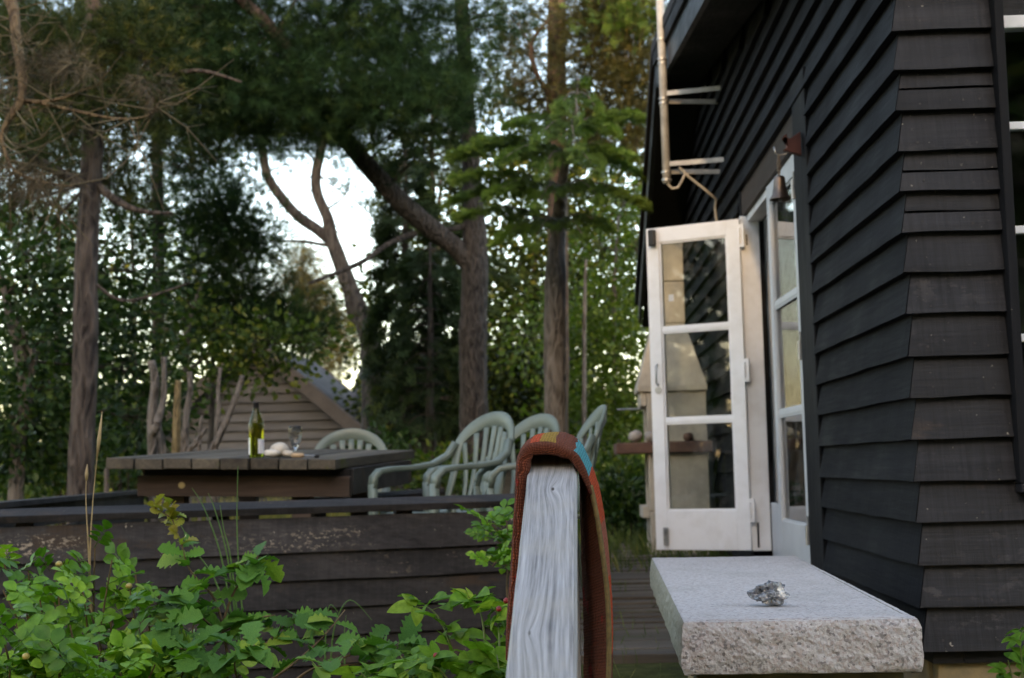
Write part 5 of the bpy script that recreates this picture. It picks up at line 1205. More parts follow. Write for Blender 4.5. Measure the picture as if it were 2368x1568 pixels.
# 8 dark spruces between the trunks
def dark_spruce(x, Y, top, bot, wd, lab, mat=M['nd_dspruce'], tw=20, n_=26, lvl=17):
    t = empty("dark_spruce", D(x, 1250, Y), lab, "tree", G_T); mb_ = MB(); limb(mb_, [(x, 1400, Y, tw), (x, bot, Y, tw), (x, top, Y, 5)], 8)
    global Vs, Ts, mb
    keep = (Vs, Ts, mb); Vs = []; Ts = []; mb = mb_
    for k in range(lvl):
        yy = top + (bot - top) * (k + .5) / lvl; sp_w = wd * (.3 + .7 * (k / lvl)) * random.uniform(.6, 1.35)
        for s in range(4):
            a = random.uniform(0, 6.283) if s > 1 else (0 if s else math.pi) + random.uniform(-.4, .4)
            c_ = D(x, yy, Y); e_ = c_ + Vector((math.cos(a), math.sin(a) * .8, 0)) * (sp_w * Y / 2.3125 / F) + Vector((0, 0, random.uniform(-.25, .02) * sp_w * Y / 2.3125 / F))
            bough(c_, e_, .34, int(n_ * .62), .12, SPRD)
    mb_.build("trunk", M['bark_dark'], t, smooth=True); soup("crown", Vs, Ts, mat, t)
    Vs, Ts, mb = keep
dark_spruce(938, 17.2, 330, 960, 80, "dark spruce just right of the crooked pine", tw=30)
dark_spruce(995, 16.5, 560, 1010, 95, "low dark spruce seen over the front green chair", tw=22, n_=24, lvl=13)
dark_spruce(1000, 20, 150, 700, 150, "tall dark spruce behind the great pine limb", n_=24)
# 9 broadleaf trees
def broad(name, lab, base, trunk_pix, blobs, mat, per=1., leaf=LEAF, cl=12, clr=.16, tm=None, bk_='bark_pale'):
    t = empty(name, base, lab, "tree", G_T); mb_ = MB(); an = []
    for p in trunk_pix: an += limb(mb_, p, 9)
    mb_.build("trunk", M[bk_], t, smooth=True)
    crown(t, blobs, tm or [leaf], mat, per=per, cl=cl, clr=clr, up=-.1, anchor=an[4::3], trunk_mat=M['twig'], tw_r=.009); return t
Y7 = 11.5
broad("oak_tree", "leaning oak with dark leaves at the far left edge", D(40, 1250, Y7),
      [[(20, 1400, Y7, 40), (45, 1030, Y7, 36), (60, 930, Y7, 34), (52, 850, Y7, 30), (30, 770, Y7, 24), (15, 700, Y7, 18), (-10, 600, Y7, 12)], [(56, 890, Y7, 24), (78, 830, Y7, 20), (50, 770, Y7, 16), (25, 730, Y7, 10)]],
      [(20, 290, 11.5, 40, 26, 18), (60, 310, 12, 40, 30, 18), (20, 340, 11.4, 30, 26, 14), (100, 290, 12.6, 36, 24, 14), (75, 355, 12.2, 30, 26, 14), (125, 330, 12.8, 26, 30, 14), (140, 375, 12.6, 24, 26, 15), (40, 390, 11.6, 40, 22, 18), (15, 420, 11.4, 30, 24, 16), (110, 400, 12.8, 24, 24, 8), (50, 430, 11.8, 40, 20, 18), (20, 460, 11.6, 36, 18, 14), (30, 250, 12, 40, 20, 12), (150, 270, 13, 22, 24, 8), (120, 250, 13, 30, 20, 7), (145, 420, 12.4, 22, 26, 14)], M['lf_dark'], per=1.5, clr=.19)
broad("hazel_tree", "yellow green broadleaf tree over the pruned stems", D(430, 1250, 14),
      [[(425, 1400, 14, 18), (430, 900, 14, 16), (440, 750, 14, 12), (470, 650, 14, 6)], [(432, 860, 14, 10), (520, 800, 14, 8), (620, 790, 14, 4)]],
      [(190, 310, 14, 28, 24, 10), (230, 330, 13.8, 34, 22, 12), (270, 345, 13.6, 34, 20, 14), (305, 342, 13.5, 26, 12, 9), (190, 350, 14, 28, 22, 11), (240, 365, 13.6, 34, 16, 12), (275, 372, 13.5, 24, 8, 5), (175, 380, 14, 18, 20, 6), (215, 385, 13.6, 16, 10, 4)], M['lf_mid'], per=1.0, clr=.15)
broad("olive_pine", "olive tinted young pine low in the middle distance", D(480, 1250, 15.5),
      [[(480, 1400, 15.5, 16), (490, 900, 15.5, 14), (500, 640, 15.5, 8)]],
      [(180, 330, 15.4, 22, 26, 12), (205, 300, 15.2, 24, 22, 12), (240, 300, 15, 34, 20, 16), (290, 300, 14.9, 30, 16, 14), (260, 330, 15, 30, 16, 12), (315, 315, 15, 18, 14, 7)], M['nd_gold'], per=1., tm=PINE, cl=9, clr=.15, bk_='bark_dark')
broad("far_pine", "small sunlit yellow green pine far off in the sky gap", D(700, 1250, 34),
      [[(700, 1400, 34, 14), (700, 800, 34, 10), (700, 600, 34, 5)]],
      [(303, 258, 34, 12, 10, 22), (312, 285, 34, 18, 12, 30), (296, 280, 34, 12, 12, 20), (322, 305, 34, 16, 12, 24), (300, 320, 34, 20, 18, 34), (335, 325, 34, 20, 14, 26), (270, 330, 34, 20, 18, 26), (345, 350, 34, 16, 14, 26), (352, 325, 34, 12, 12, 16), (330, 365, 34, 24, 12, 26), (318, 345, 34, 18, 14, 24)], M['nd_gold'], per=1.2, tm=PINE_L, cl=12, clr=.25, bk_='bark_dark')
broad("maple_tree", "lime green broadleaf tree to the left of the roof eave", D(1430, 1250, 17.5),
      [[(1440, 1400, 17.5, 16), (1425, 1000, 17.5, 14), (1420, 700, 17.5, 10), (1430, 500, 17.5, 5)], [(1350, 1300, 16.5, 14), (1352, 800, 16.5, 10), (1356, 600, 16.5, 6)]],
      [(615, 300, 17.5, 34, 30, 24), (590, 340, 17.5, 34, 34, 26), (630, 350, 17.2, 24, 34, 22), (600, 390, 17.3, 36, 30, 28), (635, 405, 17, 18, 30, 18), (575, 420, 17.5, 30, 26, 20), (615, 435, 17, 30, 24, 22), (640, 250, 17.5, 14, 40, 14), (600, 250, 18, 36, 26, 16), (625, 200, 18, 26, 30, 14), (560, 300, 18.5, 26, 34, 12), (530, 340, 19, 26, 40, 12)], M['lf_light'], per=1.5, leaf=LEAF, clr=.17)
BGL = [tmpl_leaf(.11, .08)]
broad("background_oak", "broad dark tree filling the view behind the two grey trunks", D(1230, 1250, 25), [[(1230, 1400, 25, 22), (1235, 800, 25, 16), (1240, 300, 25, 8)], [(1000, 1400, 25, 18), (1010, 700, 25, 12), (1020, 400, 25, 6)]],
      [(400, 330, 25, 30, 50, 24), (440, 250, 25, 34, 50, 26), (400, 400, 25, 40, 30, 22), (480, 330, 25, 40, 60, 40), (540, 260, 25, 44, 50, 44), (600, 300, 24.5, 44, 60, 50), (520, 400, 25, 50, 40, 40), (600, 200, 25, 44, 50, 36), (500, 180, 25, 40, 40, 22), (560, 140, 25, 40, 34, 18), (620, 120, 25, 34, 44, 24), (450, 150, 26, 30, 40, 12), (600, 420, 24, 44, 40, 36), (480, 90, 26, 30, 30, 6), (560, 330, 24, 60, 60, 40), (470, 400, 24.5, 40, 40, 26)], M['lf_bg'], per=2.3, tm=BGL, cl=13, clr=.36, bk_='bark_dark')
broad("background_birch", "loose tall tree behind the ridged pine trunk at the left", D(130, 1250, 21), [[(120, 1400, 21, 16), (130, 800, 21, 12), (140, 300, 21, 6)], [(300, 1400, 21, 14), (310, 700, 21, 10), (290, 300, 21, 5)]],
      [(20, 120, 21, 40, 40, 14), (70, 190, 21, 44, 40, 14), (120, 120, 21, 44, 40, 12), (170, 230, 21, 30, 40, 12), (130, 300, 21, 34, 34, 10), (20, 230, 21, 30, 40, 10), (60, 60, 21, 50, 40, 16), (150, 60, 21, 50, 40, 14), (200, 130, 21, 30, 40, 10), (90, 390, 21, 44, 30, 12), (150, 400, 21, 24, 34, 10), (210, 190, 21, 20, 30, 7)], M['lf_mid'], per=1.9, tm=[LEAF], cl=13, clr=.26, bk_='bark_dark')
broad("background_maple", "soft olive tree mass far behind the left oak and pruned stems", D(260, 1250, 28), [[(120, 1400, 28, 14), (140, 800, 28, 9), (150, 500, 28, 4)], [(420, 1400, 28, 14), (430, 800, 28, 9), (440, 600, 28, 4)]],
      [(20, 300, 28, 40, 40, 34), (80, 270, 28, 40, 40, 26), (60, 360, 28, 50, 40, 44), (140, 330, 28, 44, 44, 40), (20, 410, 28, 40, 36, 36), (110, 420, 28, 44, 36, 40), (190, 300, 28, 34, 44, 26), (200, 390, 28, 40, 34, 34), (250, 360, 28, 30, 30, 22), (30, 220, 28, 40, 30, 14), (150, 230, 28, 36, 34, 14)], M['lf_bg'], per=1.1, tm=BGL, cl=13, clr=.36, bk_='bark_dark')
# shrubs
def shrub(name, lab, px, py, Y, rx, rz, dens, mat, cat="shrub", grp="shrubs beyond the terrace", cl=12):
    b0 = at(px, py + rz, Y); t = empty(name, (b0.x, b0.y, ground_z(b0.x, b0.y)), lab, cat, grp); mb_ = MB(); an = []
    for k in range(5):
        e_ = at(px + random.uniform(-.7, .7) * rx, py + random.uniform(-.5, .5) * rz, Y); g_ = Vector((b0.x + random.uniform(-.1, .1), b0.y, ground_z(b0.x, b0.y) - .05))
        mb_.tube([g_, g_.lerp(e_, .5) + Vector((random.uniform(-.08, .08), 0, 0)), e_], [.016, .012, .006], 6); an += [g_.lerp(e_, .7)]
    mb_.build("stems", M['twig'], t, smooth=True)
    crown(t, [(px, py, Y, rx, rz, dens), (px + rx * .4, py + rz * .3, Y - .2, rx * .6, rz * .6, dens * .5), (px - rx * .4, py + rz * .4, Y - .1, rx * .6, rz * .6, dens * .5)], [LEAFS, LEAF], mat, name="foliage", cl=cl, clr=.13, up=.1)
shrub("garden_shrub", "dark leafy shrub to the right of the ridged trunk", 118, 435, 14.5, 26, 34, 30, M['lf_dark'])
shrub("garden_shrub", "light green shrub low at the left picture edge", 20, 470, 15, 34, 26, 30, M['lf_mid'])
shrub("garden_shrub", "rounded pale green shrub just right of the ridged pine trunk", 112, 425, 20, 22, 20, 26, M['lf_light'])
shrub("garden_shrub", "pale shrub far behind the left edge oak", 30, 425, 22, 50, 24, 40, M['lf_light'])
shrub("garden_shrub", "bright green shrub low beside the oak's foot", 60, 455, 13.5, 40, 26, 40, M['lf_mid'])
shrub("garden_shrub", "mixed green shrub behind the oak crown at far left", 40, 370, 17, 60, 40, 60, M['lf_mid'])
shrub("garden_shrub", "dark shrub under the bench posts left of the table", 130, 475, 16, 24, 20, 24, M['lf_mid'])
shrub("garden_shrub", "bright green shrub under the maple beside the fireplace", 620, 480, 14.5, 26, 28, 34, M['lf_mid'])
shrub("garden_shrub", "lime green shrub behind the chair half hidden by the towel", 560, 430, 18, 30, 30, 34, M['lf_light'])
shrub("garden_shrub", "dark green shrub between the towel and the fireplace", 622, 500, 11.8, 22, 16, 26, M['lf_dark'])
shrub("garden_shrub", "olive shrub under the front chair's arm", 440, 470, 13.5, 26, 16, 20, M['lf_mid'])
shrub("garden_shrub", "deep green shrub behind the fanned chair", 385, 455, 15, 20, 22, 20, M['lf_dark'])
# far belt of trees closing the horizon
V_, T_ = [], []; gt2 = np.array([[-.35, 0, 0], [.35, 0, 0], [.2, .1, .8], [-.35, 0, 0], [.2, .1, .8], [-.3, -.1, .7]])
for k in range(90):
    x = -70 + 130 * k / 89 + random.uniform(-1, 1); y = random.uniform(70, 95); h = random.uniform(2.5, 6)
    n_ = 110; p = np.stack([rng.normal(x, 1.3, n_), rng.normal(y, 1.2, n_), rng.uniform(-2, h, n_) - .4], 1)
    a, b_ = scatter(gt2, p, rand_dirs(n_), rng.uniform(.7, 1.3, n_), np.clip(rng.normal(.5, .25, n_), 0, 1)); V_.append(a); T_.append(b_)
fw_o = soup("far_wood", V_, T_, M['lf_mid'], None); tag(fw_o, "far belt of trees closing the horizon behind the garden", "wood", kind="stuff")

# pruned shrubs behind the table
def stump(lab, limbs, mat):
    t = empty("pruned_shrub", D(limbs[0][0][0], 1200, limbs[0][0][2]), lab, "shrub", "pruned shrubs behind the table"); 
    for p in limbs:
        mb_ = MB(); q_ = [(p[0][0], 1230, p[0][2], p[0][3])] + p; limb(mb_, q_, 9, 7, .006); mb_.build("stem", mat, t, smooth=True)
Y8 = 10.6
stump("crossed pair of thick grey pruned stems behind the table's left end", [[(355, 1060, Y8, 26), (352, 960, Y8, 24), (358, 880, Y8, 20), (349, 835, Y8, 20)], [(352, 1030, Y8 - .1, 20), (362, 985, Y8 - .15, 20), (378, 920, Y8 - .1, 15), (379, 825, Y8 - .1, 14)], [(378, 1060, Y8, 16), (368, 1000, Y8, 18), (362, 960, Y8, 14)]], M['bark_pale'])
M['bark_ochre'] = bark("ochre_bark", (.36, .26, .13), (.25, .18, .09), (.12, .085, .05), 8)
stump("upright ochre stem behind the table", [[(407, 1060, Y8 + .5, 20), (409, 960, Y8 + .5, 18), (412, 880, Y8 + .5, 14)]], M['bark_ochre'])
stump("grey brown stem with a cut knob beside the ochre stem", [[(425, 1060, Y8, 18), (430, 970, Y8, 16), (440, 900, Y8, 13), (438, 860, Y8, 14)], [(434, 950, Y8, 7), (444, 940, Y8, 4)]], M['bark_pale'])
stump("short forked pale stub low behind the table", [[(436, 1060, Y8 - .2, 14), (452, 1025, Y8 - .2, 14), (470, 1000, Y8 - .2, 10), (482, 985, Y8 - .2, 5)], [(462, 1010, Y8 - .2, 9), (468, 960, Y8 - .2, 4)]], M['bark_pale'])
stump("V shaped pair of pruned stems to the left of the wine bottle", [[(488, 1060, Y8, 18), (502, 1020, Y8, 18), (530, 960, Y8, 13), (552, 900, Y8, 12), (560, 868, Y8, 12)], [(500, 1015, Y8, 12), (506, 950, Y8, 11), (505, 900, Y8, 9), (510, 850, Y8, 9)]], M['bark_pale'])
# old posts behind the terrace
for (x, y0, y1, Y, w, lab) in ((101, 1078, 1150, 15, 9, "thin pale post in the rough grass at far left"), (122, 1085, 1150, 15.5, 12, "stouter grey post behind the thin pale post"), (247, 1085, 1142, 13, 11, "pinkish wooden post under the table's left overhang")):
    a, b_ = D(x, y1 + 90, Y), D(x, y0, Y); r_ = w * Y / 2.3125 / F / 2
    o = MB().tube([a, a.lerp(b_, .5), b_, b_ + Vector((0, 0, r_ * .6))], [r_, r_, r_, r_ * .5], 10).build("garden_post", M['greypost'] if x != 247 else plain("pink_grey_wood", (.36, .26, .22), None, 12, .8), None); tag(o, lab, "post", "old garden posts")

# ------------------------------------------------------------------ grass
gt = np.array([[-.004, 0, 0], [.004, 0, 0], [.0, .05, .22], [-.004, 0, 0], [.0, .05, .22], [-.002, .02, .13]])
def grass(name, n_, fx, sc, mat, lab):
    p = []
    while len(p) < n_:
        x, y = fx(); p.append((x, y, ground_z(x, y) - .01))
    p = np.array(p); V_, T_ = scatter(gt, p, rand_dirs(len(p), 3.2), rng.uniform(*sc, len(p)), np.clip(rng.normal(.5, .25, len(p)), 0, 1))
    o = soup(name, [V_], [T_], mat, None); tag(o, lab, "grass", kind="stuff")
M['grass'] = leafmat("grass_blades", (.035, .06, .012), (.09, .13, .025), (.22, .2, .06), .5, .3)
M['grass_dry_sunlit'] = leafmat("dry_sunlit_grass", (.12, .13, .03), (.24, .21, .06), (.36, .28, .11), .6, .3)  # dry grass with the field's yellow sunlight put into its colour
grass("lawn_grass", 9000, lambda: (random.uniform(-.6, 1.0), random.uniform(8.6, 16)) if random.random() < .5 else (random.uniform(-4, .9), random.uniform(9.5, 18)), (.3, .9), M['grass'], "short rough grass behind the terrace and fireplace")
grass("meadow_grass", 9000, lambda: (random.uniform(-12, -2), random.uniform(11.5, 34)), (.7, 2.0), M['grass_dry_sunlit'], "dry meadow grass behind the left trunks, yellow sunlight in its colour")
grass("garden_grass", 5200, lambda: (random.uniform(-2.8, -.18), random.uniform(3.4, 5.7)), (.4, 1.2), M['grass'], "tufted grass among the shrubs under the fence")
grass("path_grass", 500, lambda: (random.choice([random.uniform(-.3, .25), random.uniform(.1, .9)]), random.uniform(4.6, 9.5)), (.2, .55), M['grass'], "thin grass sprouting between the path planks")

# ------------------------------------------------------------------ foreground plants, leaf by leaf
def leaf_mesh(name, outline, L, fold=.25, curl=.15):
    """outline: half width as fraction of L along the midrib"""
    k = len(outline); vs = []; fs = []
    for i, w in enumerate(outline):
        t = i / (k - 1); z = -curl * L * t * t
        for s in (-1, 0, 1): vs.append((s * w * L, t * L, z + (fold * w * L if s else 0)))
    for i in range(k - 1):
        for s in (0, 1): a = i * 3 + s; fs.append((a, a + 1, a + 4, a + 3))
    me = bpy.data.meshes.new(name); me.from_pydata(vs, [], fs); return me
def merge_leaflets(name, leaf, places, stalk):
    V_ = [v_.co.copy() for v_ in leaf.vertices]; F_ = [tuple(p.vertices) for p in leaf.polygons]; vs = []; fs = []
    for (x, y, z, a, s, tl) in places:
        mt = Matrix.Translation((x, y, z)) @ Matrix.Rotation(a, 4, 'Z') @ Matrix.Rotation(tl, 4, 'X'); n_ = len(vs)
        vs += [tuple(mt @ (v_ * s)) for v_ in V_]; fs += [tuple(i + n_ for i in f) for f in F_]
    mb_ = MB().add(vs, fs); mb_.tube([(0, 0, 0), (0, stalk, 0)], [.0012, .0008], 4); me = bpy.data.meshes.new(name); me.from_pydata(mb_.v, [], mb_.f); return me
rose_l = leaf_mesh("rose_leaflet", [.02, .2, .32, .36, .33, .22, .02], .045, .3, .12)
ROSE = []
for s in range(4):
    pl = [(0, .105, 0, random.uniform(-.2, .2), 1.1, random.uniform(-.3, .2))]
    for k, yy in enumerate((.035, .062, .088)):
        for sg in (-1, 1): pl.append((sg * .003, yy, 0, -sg * random.uniform(.85, 1.2), random.uniform(.8, 1.05), random.uniform(-.35, .3)))
    ROSE.append(merge_leaflets("leaf", rose_l, pl, .105))
OAKO = [.02, .04, .10, .15, .12, .11, .20, .25, .20, .17, .28, .34, .29, .22, .28, .30, .22, .14, .02]
def smooth_outline(L, m=3):
    out = []
    for i in range(len(L) - 1):
        p0, p1, p2, p3 = L[max(i - 1, 0)], L[i], L[i + 1], L[min(i + 2, len(L) - 1)]
        for k in range(m):
            t = k / m; out.append(max(.01, .5 * (2 * p1 + (p2 - p0) * t + (2 * p0 - 5 * p1 + 4 * p2 - p3) * t * t + (3 * p1 - p0 - 3 * p2 + p3) * t ** 3)))
    return out + [L[-1]]
OAKO = [.02, .04, .13, .15, .09, .19, .24, .15, .27, .33, .21, .30, .33, .23, .24, .20, .02]
OAK = [leaf_mesh("leaf", smooth_outline([w * random.uniform(.9, 1.1) for w in OAKO], 2), 1.0, .15 + .18 * s, .08 + .14 * s) for s in range(4)]
rasp_l = leaf_mesh("raspberry_leaflet", [.03, .26, .34, .33, .3, .24, .15, .02], .075, .3, .2)
RASP = [merge_leaflets("leaf", rasp_l, [(0, .05, 0, random.uniform(-.2, .2), 1.15, -.15), (.003, .04, 0, -1.25, .9, .1), (-.003, .04, 0, 1.25, .9, -.1)], .05) for s in range(3)]
for me in ROSE + OAK + RASP: me.shade_smooth()
M['rose'] = leafmat("rose_leaves", (.055, .155, .014), (.155, .34, .028), (.31, .45, .05), .42, .3, .3, True)
M['oak'] = leafmat("oak_sapling_leaves", (.055, .155, .03), (.12, .28, .046), (.25, .36, .055), .55, .3, .2, True)
M['oakyoung'] = leafmat("young_oak_leaves", (.3, .22, .04), (.36, .32, .06), (.28, .34, .06), .45, .35, .4, True)
M['rasp'] = leafmat("raspberry_leaves", (.08, .2, .025), (.16, .32, .035), (.3, .4, .06), .55, .38, .18, True)
M['stem'] = plain("brown_stem", (.16, .1, .045), (.09, .06, .03), 40, .7)
M['gstem'] = plain("green_stem", (.14, .19, .04), (.09, .12, .03), 40, .6)
def place(me, name, mat, parent, p, dirv, nup, sc):
    if not me.materials: me.materials.append(mat)
    o = bpy.data.objects.new(name, me); S.collection.objects.link(o); o.parent = parent
    y_ = Vector(dirv).normalized(); x_ = y_.cross(Vector(nup)); x_.normalize(); z_ = x_.cross(y_)
    o.matrix_local = Matrix.Translation(Vector(p) - WO[parent]) @ Matrix((x_ * sc, y_ * sc, z_ * sc)).transposed().to_4x4(); return o
def leafdir(spread=1.0, up=.25):
    a = random.uniform(0, 6.283); return Vector((math.cos(a) * spread, math.sin(a) * spread - .25, up + random.gauss(0, .35)))
def upn(): return Vector((random.gauss(0, .6), -.4 + random.gauss(0, .55), 1))
# rose bush, lower left
rb_ = empty("rose_bush", at(110, 690, 3.9) , "glossy green rose bush low at the left, in front of the fence", "bush")
tops = [(0, 556, 3.9), (28, 570, 3.8), (55, 562, 3.9), (95, 548, 4.0), (112, 560, 3.9), (80, 585, 3.7), (40, 600, 3.6), (15, 620, 3.5), (130, 590, 3.9), (160, 588, 4.0), (175, 600, 3.9), (150, 615, 3.7), (110, 615, 3.6), (70, 625, 3.5), (30, 645, 3.4), (100, 650, 3.4), (140, 645, 3.5), (170, 650, 3.6), (60, 660, 3.3), (10, 670, 3.3), (120, 672, 3.3), (185, 665, 3.5), (200, 640, 3.8), (195, 615, 4.0), (45, 580, 3.9), (3, 590, 3.7), (135, 570, 4.1), (215, 660, 3.6), (85, 605, 3.6), (50, 640, 3.35), (25, 600, 3.65), (155, 665, 3.35), (90, 670, 3.25), (5, 645, 3.35), (230, 672, 3.6)]
mb_ = MB(); cnt = 0
for (x, y, Y) in tops:
    e_ = at(x, y, Y); g_ = at(110 + (x - 110) * .6, 760, Y + .15)
    pts = curve([g_, g_.lerp(e_, .5) + Vector((random.uniform(-.05, .05), random.uniform(-.04, .04), .02)), e_], 6); mb_.tube(pts, [.005 - .003 * i / (len(pts) - 1) for i in range(len(pts))], 5, False)
    for k in range(8):
        t = 1 - .075 * k + random.uniform(-.02, .02); q_ = pts[int(max(0, t) * (len(pts) - 1) * .999)]; 
        place(random.choice(ROSE), "leaf", M['rose'], rb_, q_ + Vector((random.gauss(0, .012), random.gauss(0, .012), 0)), leafdir(1, .3), upn(), random.uniform(.62, 1.0)); cnt += 1
mb_.build("stems", M['stem'], rb_, smooth=True)
M['hip'] = plain("pale_rose_hip", (.42, .34, .09), (.33, .26, .08), 30, .4)
for k, (x, y, Y) in enumerate(((59, 567, 3.75), (129, 589, 3.85), (26, 660, 3.25))):
    pebble("rose_hip", at(x, y, Y), (.009, .009, .008), M['hip'], None, None, seed=k, amp=.06, parent=rb_)
# oak sapling
ok = empty("oak_sapling", at(240, 700, 3.75), "young oak sapling with lobed leaves and a yellow shoot before the fence", "sapling")
mb_ = MB()
def twig(pix, r0_=.005, r1_=.0015):
    pts = curve([at(x, y, Y) for x, y, Y in pix], 6); mb_.tube(pts, [r0_ + (r1_ - r0_) * i / (len(pts) - 1) for i in range(len(pts))], 5, False); return pts
tw_ = [twig([(235, 700, 3.8), (225, 640, 3.8), (215, 600, 3.8), (190, 570, 3.8), (182, 545, 3.8)]), twig([(225, 640, 3.8), (205, 620, 3.75), (180, 600, 3.7), (150, 605, 3.65)], .004), twig([(222, 625, 3.8), (235, 590, 3.8), (252, 570, 3.8), (258, 555, 3.8)], .004), twig([(235, 680, 3.7), (260, 650, 3.7), (285, 625, 3.75), (300, 612, 3.8)], .004),
       twig([(230, 690, 3.6), (210, 660, 3.55), (180, 648, 3.5)], .004), twig([(240, 700, 3.5), (285, 670, 3.5), (320, 640, 3.6), (345, 610, 3.7)], .004), twig([(200, 600, 3.8), (175, 620, 3.6), (165, 640, 3.55)], .003), twig([(285, 690, 3.4), (310, 670, 3.4), (350, 655, 3.5), (372, 640, 3.6)], .004), twig([(222, 632, 3.8), (250, 620, 3.75), (275, 615, 3.75)], .003), twig([(240, 690, 3.5), (235, 660, 3.4), (255, 645, 3.4)], .003), twig([(300, 690, 3.5), (330, 668, 3.5), (385, 660, 3.6), (400, 640, 3.7)], .003)]
for pts in tw_:
    m_ = len(pts)
    for k in range(15):
        t = random.uniform(.25, 1) ** .7; q_ = pts[int(t * (m_ - 1))]
        place(random.choice(OAK), "leaf", M['oak'], ok, q_, leafdir(1, .2), upn(), random.uniform(.055, .1))
sh = twig([(182, 545, 3.8), (176, 530, 3.8), (171, 515, 3.8), (168, 506, 3.8)], .003, .001); sh2 = twig([(171, 518, 3.8), (162, 512, 3.8), (155, 508, 3.8)], .002, .001)
for pts, nn in ((sh, 24), (sh2, 8)):
    for k in range(nn):
        q_ = random.choice(pts); place(OAK[k % 4].copy() if k < 4 and pts is sh else random.choice([o.data for o in ok.children if o.name.startswith("young_leaf")] or OAK), "young_leaf", M['oakyoung'], ok, q_, Vector((random.gauss(0, .7), random.gauss(-.2, .5), .7 + random.gauss(0, .4))), upn(), random.uniform(.022, .045))
for o in [o for o in ok.children if o.name.startswith("young_leaf")]:
    if o.data.materials[0] is not M['oakyoung']: o.data = o.data.copy(); o.data.materials[0] = M['oakyoung']
mb_.build("stems", M['stem'], ok, smooth=True)
# raspberry cane beside the handrail
rs = empty("raspberry_plant", at(450, 700, 3.5), "yellow green raspberry plant with red berries left of the handrail", "plant")
mb_ = MB()
rt_ = [twig([(470, 720, 3.5), (455, 660, 3.5), (440, 620, 3.55), (425, 605, 3.6)], .004), twig([(480, 720, 3.4), (485, 650, 3.4), (480, 610, 3.5), (470, 600, 3.5)], .004), twig([(500, 720, 3.3), (500, 660, 3.3), (498, 620, 3.4), (495, 605, 3.4)], .003), twig([(440, 720, 3.3), (415, 680, 3.3), (400, 655, 3.35)], .003), twig([(460, 700, 3.2), (440, 670, 3.2), (420, 665, 3.2)], .003), twig([(490, 700, 3.2), (480, 670, 3.2), (470, 655, 3.2)], .003), twig([(420, 715, 3.3), (380, 690, 3.3), (360, 672, 3.3)], .003), twig([(505, 700, 3.15), (500, 675, 3.15), (497, 655, 3.2)], .003)]
for pts in rt_:
    for k in range(12):
        q_ = pts[int(random.uniform(.35, 1) * (len(pts) - 1))]; place(random.choice(RASP), "leaf", M['rasp'], rs, q_, leafdir(1, .2), upn(), random.uniform(.45, .8))
mb_.build("stems", M['gstem'], rs, smooth=True)
M['berry'] = plain("red_berry", (.34, .03, .025), (.2, .015, .018), 60, .35, .6, .002)
for k, (x, y, Y) in enumerate(((436, 659, 3.2), (499, 612, 3.3), (506, 604, 3.3))):
    pebble("berry", at(x, y, Y), (.0065, .0065, .007), M['berry'], None, None, seed=k, amp=.12, parent=rs, fr=5)
# briar climbing at the fence end
br = empty("briar", at(505, 600, 4.6), "dark green briar growing up at the fence end, beside the towel", "plant"); mb_ = MB()
bt_ = [twig([(512, 640, 4.7), (507, 590, 4.7), (509, 550, 4.7), (506, 515, 4.7)], .005), twig([(508, 560, 4.7), (498, 540, 4.7), (486, 538, 4.6)], .003), twig([(508, 545, 4.7), (495, 528, 4.6), (483, 520, 4.6)], .003), twig([(509, 570, 4.7), (500, 560, 4.6), (492, 566, 4.6)], .003)]
for pts in bt_:
    for k in range(9):
        q_ = pts[int(random.uniform(.45, 1) * (len(pts) - 1))]; place(random.choice(ROSE), "leaf", M['rose'], br, q_, leafdir(1, .25), upn(), random.uniform(.5, .8))
mb_.build("stems", M['stem'], br, smooth=True)
# weed at the foundation, right edge
wd = empty("wall_weed", at(1018, 690, 4.1), "small green weed against the foundation at the lower right corner", "plant"); mb_ = MB()
wt_ = [twig([(1016, 720, 4.15), (1012, 680, 4.15), (1008, 660, 4.15)], .003), twig([(1020, 720, 4.1), (1022, 670, 4.1), (1020, 640, 4.1), (1024, 630, 4.1)], .003)]
for pts in wt_:
    for k in range(6):
        q_ = pts[int(random.uniform(.4, 1) * (len(pts) - 1))]; place(random.choice(RASP), "leaf", M['rasp'], wd, q_, leafdir(1, .2), upn(), random.uniform(.45, .7))
mb_.build("stems", M['gstem'], wd, smooth=True)
# low ground cover under the shrubs
p = []
while len(p) < 5200:
    x, y = random.uniform(-2.7, -.12), random.uniform(3.0, 5.7); h_ = random.random() ** 1.6 * .30
    if y > 5.0: h_ *= .7
    p.append((x, y, ground_z(x, y) + h_))
p = np.array(p); V_, T_ = scatter(LEAFS, p, rand_dirs(len(p), .2), rng.uniform(.5, 1.3, len(p)), np.clip(rng.normal(.5, .25, len(p)), 0, 1))
gc = soup("ground_cover", [V_], [T_], leafmat("ground_cover_leaves", (.045, .11, .025), (.09, .2, .04), (.18, .26, .06), .45, .3), None); tag(gc, "tangled low green ground cover below the fence", "ground cover", kind="stuff")
